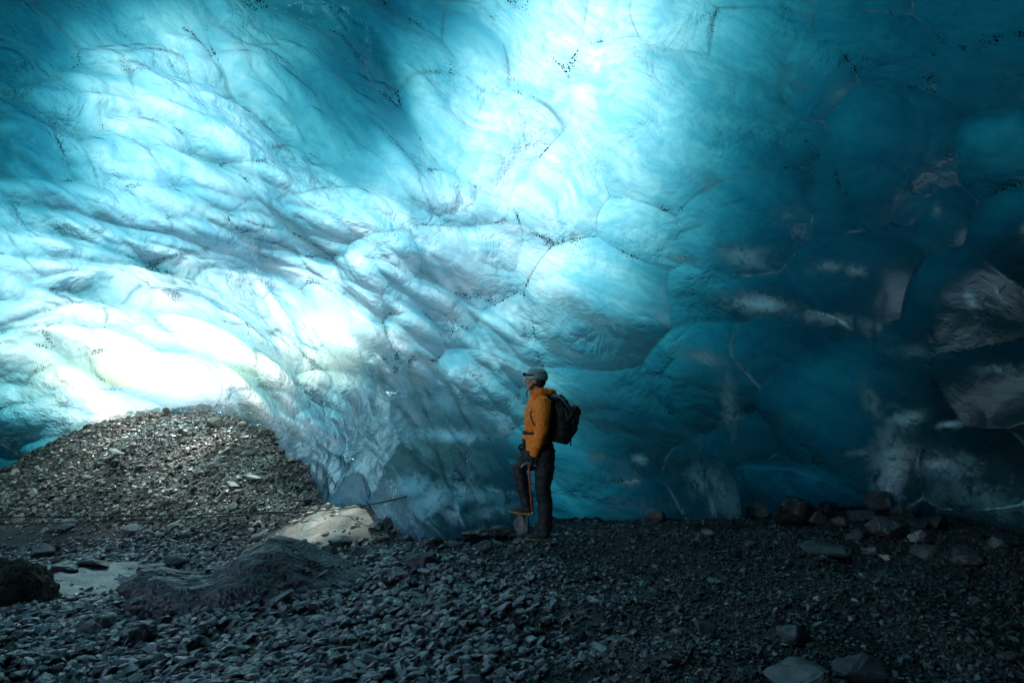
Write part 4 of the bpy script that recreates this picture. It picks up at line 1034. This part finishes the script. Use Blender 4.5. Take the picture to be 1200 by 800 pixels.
mesh_obj('lamp_strap', *tube(band, [(.0035, .011)] * 37, 8), M_black, he)
lp = hm + Mh @ Vector((-.124, 0, .050))
hl = mesh_obj('headlamp', *join(boxm(lp, (.017, .028, .019), (0, -.3, 0)), boxm(lp + Vector((.012, 0, -.012)), (.012, .020, .018), (0, -.3, 0))), M_black, he, smooth=False)
bv = hl.modifiers.new('b', 'BEVEL'); bv.width = .005; bv.segments = 2
mesh_obj('vent', *join(*[boxm(hm + Mh @ Vector((.03 + .03 * i, -.093 + .012 * i, .038 - .004 * i)), (.011, .006, .006), (0, .3, .25)) for i in range(3)]), M_black, he, smooth=False)
mesh_obj('chin_strap', *tube([hm + Vector((-.005, -.086, -.012)), hd + Vector((-.022, -.070, -.045)), hd + Vector((-.050, -.045, -.085)), hd + Vector((-.056, 0, -.104)), hd + Vector((-.050, .045, -.085)), hd + Vector((-.022, .070, -.045)), hm + Vector((-.005, .086, -.012))], [(.002, .008)] * 7, 8), M_black, he)
# jacket zip toggle and the harness belt
mesh_obj('belt', *tube([L(632 + 20.0 * math.cos(a) * .93, 506 - 1.2 * math.cos(a), .148 * math.sin(a)) for a in np.linspace(0, 2 * math.pi, 33)], [(.004, .014)] * 33, 8), M_black, P0)
mesh_obj('collar_toggle', *tube([L(619, 458, -.03), L(617.6, 461, -.035), L(618.4, 466, -.04)], .006, 8), M_black, P0)

# ---- backpack
B0 = empty('backpack', (foot[0] + L(660, 490).x, foot[1], FZ + L(660, 516).z))
tag(B0, 'black and green hiking backpack with grey cord, worn on the back of the hiker', 'backpack')
o0 = Vector(B0.location) - Vector((foot[0], foot[1], FZ))
def Bp(px, py, y=0.0): return L(px, py, y) - o0
fused('pack_body', [tube([Bp(652, 465), Bp(656, 472), Bp(658, 485), Bp(659, 498), Bp(658, 510), Bp(656, 518)], [(.10, .060), (.125, .095), (.145, .125), (.150, .135), (.145, .125), (.11, .085)], 18),
                     boxm(Bp(652, 494), (.07, .125, .21))], M_pack, B0, .0075, 4, .010, 18)
fused('top_lid', [ball(Bp(652.5, 467.5), (.125, .145, .045), (0, .42, 0)), boxm(Bp(654, 469), (.09, .12, .025), (0, .42, 0))], M_pack, B0, .007, 4, .006, 20)
fused('front_pocket', [tube([Bp(668, 482), Bp(671, 490), Bp(671, 502), Bp(667, 510)], [(.075, .04), (.10, .055), (.10, .06), (.08, .045)], 14)], M_pack, B0, .007, 3, .008, 22)
fused('rolled_jacket', [tube([Bp(672, 477, -.10), Bp(675.5, 482, -.06), Bp(676, 484, 0), Bp(675.5, 482, .06), Bp(672, 477, .10)], [.030, .044, .048, .044, .03], 12), tube([Bp(675, 484, -.05), Bp(676, 492, -.06), Bp(674, 501, -.055)], [.028, .026, .012], 10)], M_black, B0, .007, 2, .010, 30)
def cord(name, pts, r, m): mesh_obj(name, *tube([Bp(*p) for p in pts], r, 6), m, B0)
for y in (-.128,):
    cord('compression_cord', [(650, 474, y - .02), (656, 488, y - .025), (661, 478, y - .02), (664, 492, y - .022), (669, 484, y + .01)], .0045, M_packgrey)
    cord('side_strap', [(646, 500, y - .01), (655, 503, y - .025), (664, 501, y - .02), (671, 500, y + .03)], (.007), M_black)
cord('top_strap', [(648, 463, -.10), (656, 466, -.13), (663, 474, -.12), (670, 486, -.06)], .006, M_packgrey)
cord('hanging_strap', [(667, 506, -.07), (668.5, 512, -.078), (668, 521, -.08)], .008, M_black)
for sg in (-1, 1):
    pts = [(648, 468, .10 * sg), (640, 463.0, .115 * sg), (631, 467, .130 * sg), (624, 477, .140 * sg), (622.5, 488, .146 * sg), (628, 498, .165 * sg), (640, 505, .17 * sg), (648, 508, .13 * sg)]
    # smooth the strap
    Q = [Vector(Bp(*p)) for p in pts]; out = []
    for i in range(len(Q) - 1):
        p0, p1, p2, p3 = Q[max(i - 1, 0)], Q[i], Q[i + 1], Q[min(i + 2, len(Q) - 1)]
        for u in (0, .25, .5, .75):
            out.append(.5 * (2 * p1 + (p2 - p0) * u + (2 * p0 - 5 * p1 + 4 * p2 - p3) * u * u + (3 * p1 - p0 - 3 * p2 + p3) * u ** 3))
    out.append(Q[-1]); mesh_obj('shoulder_strap', *tube(out, [(.016, .011)] * len(out), 8), M_black, B0)

# ---- ice axe in the near hand, shaft hanging down
hnd = L(620.5, 541, -.215)
A0 = empty('ice_axe', (foot[0] + hnd.x, foot[1] + hnd.y, FZ + hnd.z))
tag(A0, 'ice axe with an orange shaft held head up in the gloved hand beside the knee', 'ice axe')
def Ap(px, py, y=-.215): return L(px, py, y) - hnd
mesh_obj('shaft', *tube([Ap(619.6, 540), Ap(620.4, 556), Ap(621.0, 568), Ap(622.3, 582), Ap(623.4, 592)], [(.007, .011)] * 5, 10), M_red, A0)
mesh_obj('spike', *tube([Ap(623.3, 591), Ap(623.8, 595), Ap(624.2, 599.5)], [.010, .008, .002], 8), M_metal, A0)
fused('pick', [tube([Ap(620, 539.5), Ap(616.5, 539.5), Ap(613, 541), Ap(610.5, 544)], [(.007, .018), (.006, .015), (.005, .011), (.003, .004)], 8)], M_metal, A0, .003, 1)
fused('adze', [tube([Ap(620, 539.5), Ap(624, 540.5), Ap(628, 542.5)], [(.007, .016), (.010, .010), (.028, .005)], 8)], M_metal, A0, .003, 1)
mesh_obj('leash', *tube([Ap(613, 526, -.13), Ap(612.5, 533, -.17), Ap(615, 538, -.20), Ap(619.5, 540.5)], .007, 6), M_black, A0)

# ---- the stones under the hiker
zt = FZ + L(618, 603.2).z
def stand_stone(px0, px1, top, bottom, y, label, seed, tone):
    w = (px1 - px0) * S; h = (bottom - top) * S + .08
    v, f = stone_proto(16, 1.0, .10, seed, 2); v = v / np.abs(v).max(0) * np.array([w / 2, w / 2 * .9, h / 2])
    v[:, :2] *= 1.15; v[:, 2] = np.minimum(v[:, 2] * 1.25, h / 2 * .93)
    o = mesh_obj('rock', v, f, tone, smooth=False)
    c = L((px0 + px1) / 2, top, y); o.location = (foot[0] + c.x, foot[1] + y, FZ + c.z - h / 2 * .93)
    tag(o, label, 'rock'); return o
stand_stone(604, 630, 602.6, 624, .11, 'upright grey stone carrying the raised boot of the hiker', 901, M_pale)
stand_stone(600, 619, 624, 646, -.16, 'pale upright stone in front of the boots of the hiker', 905, M_pale)
# ================================================================== light
w = bpy.data.worlds.new('World'); scene.world = w; w.use_nodes = True
nt = w.node_tree; nt.nodes.clear()
sky = nt.nodes.new('ShaderNodeTexSky'); sky.sky_type = 'NISHITA'; sky.sun_disc = False
sky.sun_elevation = SUN_EL; sky.sun_rotation = SUN_AZ
sky.dust_density = .2; sky.air_density = 1.1; sky.ozone_density = 1.6
bg = nt.nodes.new('ShaderNodeBackground'); bg.inputs[1].default_value = .15
wo = nt.nodes.new('ShaderNodeOutputWorld')
nt.links.new(sky.outputs[0], bg.inputs[0]); nt.links.new(bg.outputs[0], wo.inputs[0])
sl = bpy.data.lights.new('sun', 'SUN'); sl.energy = 5.0; sl.angle = R(.6); sl.color = (1, .97, .92)
so = bpy.data.objects.new('sun', sl); COL.objects.link(so)
sd = Vector((math.sin(SUN_AZ) * math.cos(SUN_EL), math.cos(SUN_AZ) * math.cos(SUN_EL), math.sin(SUN_EL)))
so.rotation_euler = sd.to_track_quat('Z', 'Y').to_euler(); so.location = (-5, 10, 12)

c = scene.cycles
c.max_bounces = 7; c.diffuse_bounces = 4; c.glossy_bounces = 3; c.transmission_bounces = 5; c.transparent_max_bounces = 12
c.use_denoising = True; c.sample_clamp_indirect = 6; c.caustics_reflective = False; c.caustics_refractive = False
scene.view_settings.view_transform = 'Standard'; scene.view_settings.look = 'None'
scene.view_settings.gamma = 1; scene.view_settings.use_curve_mapping = False
scene.view_settings.exposure = EXPOSURE
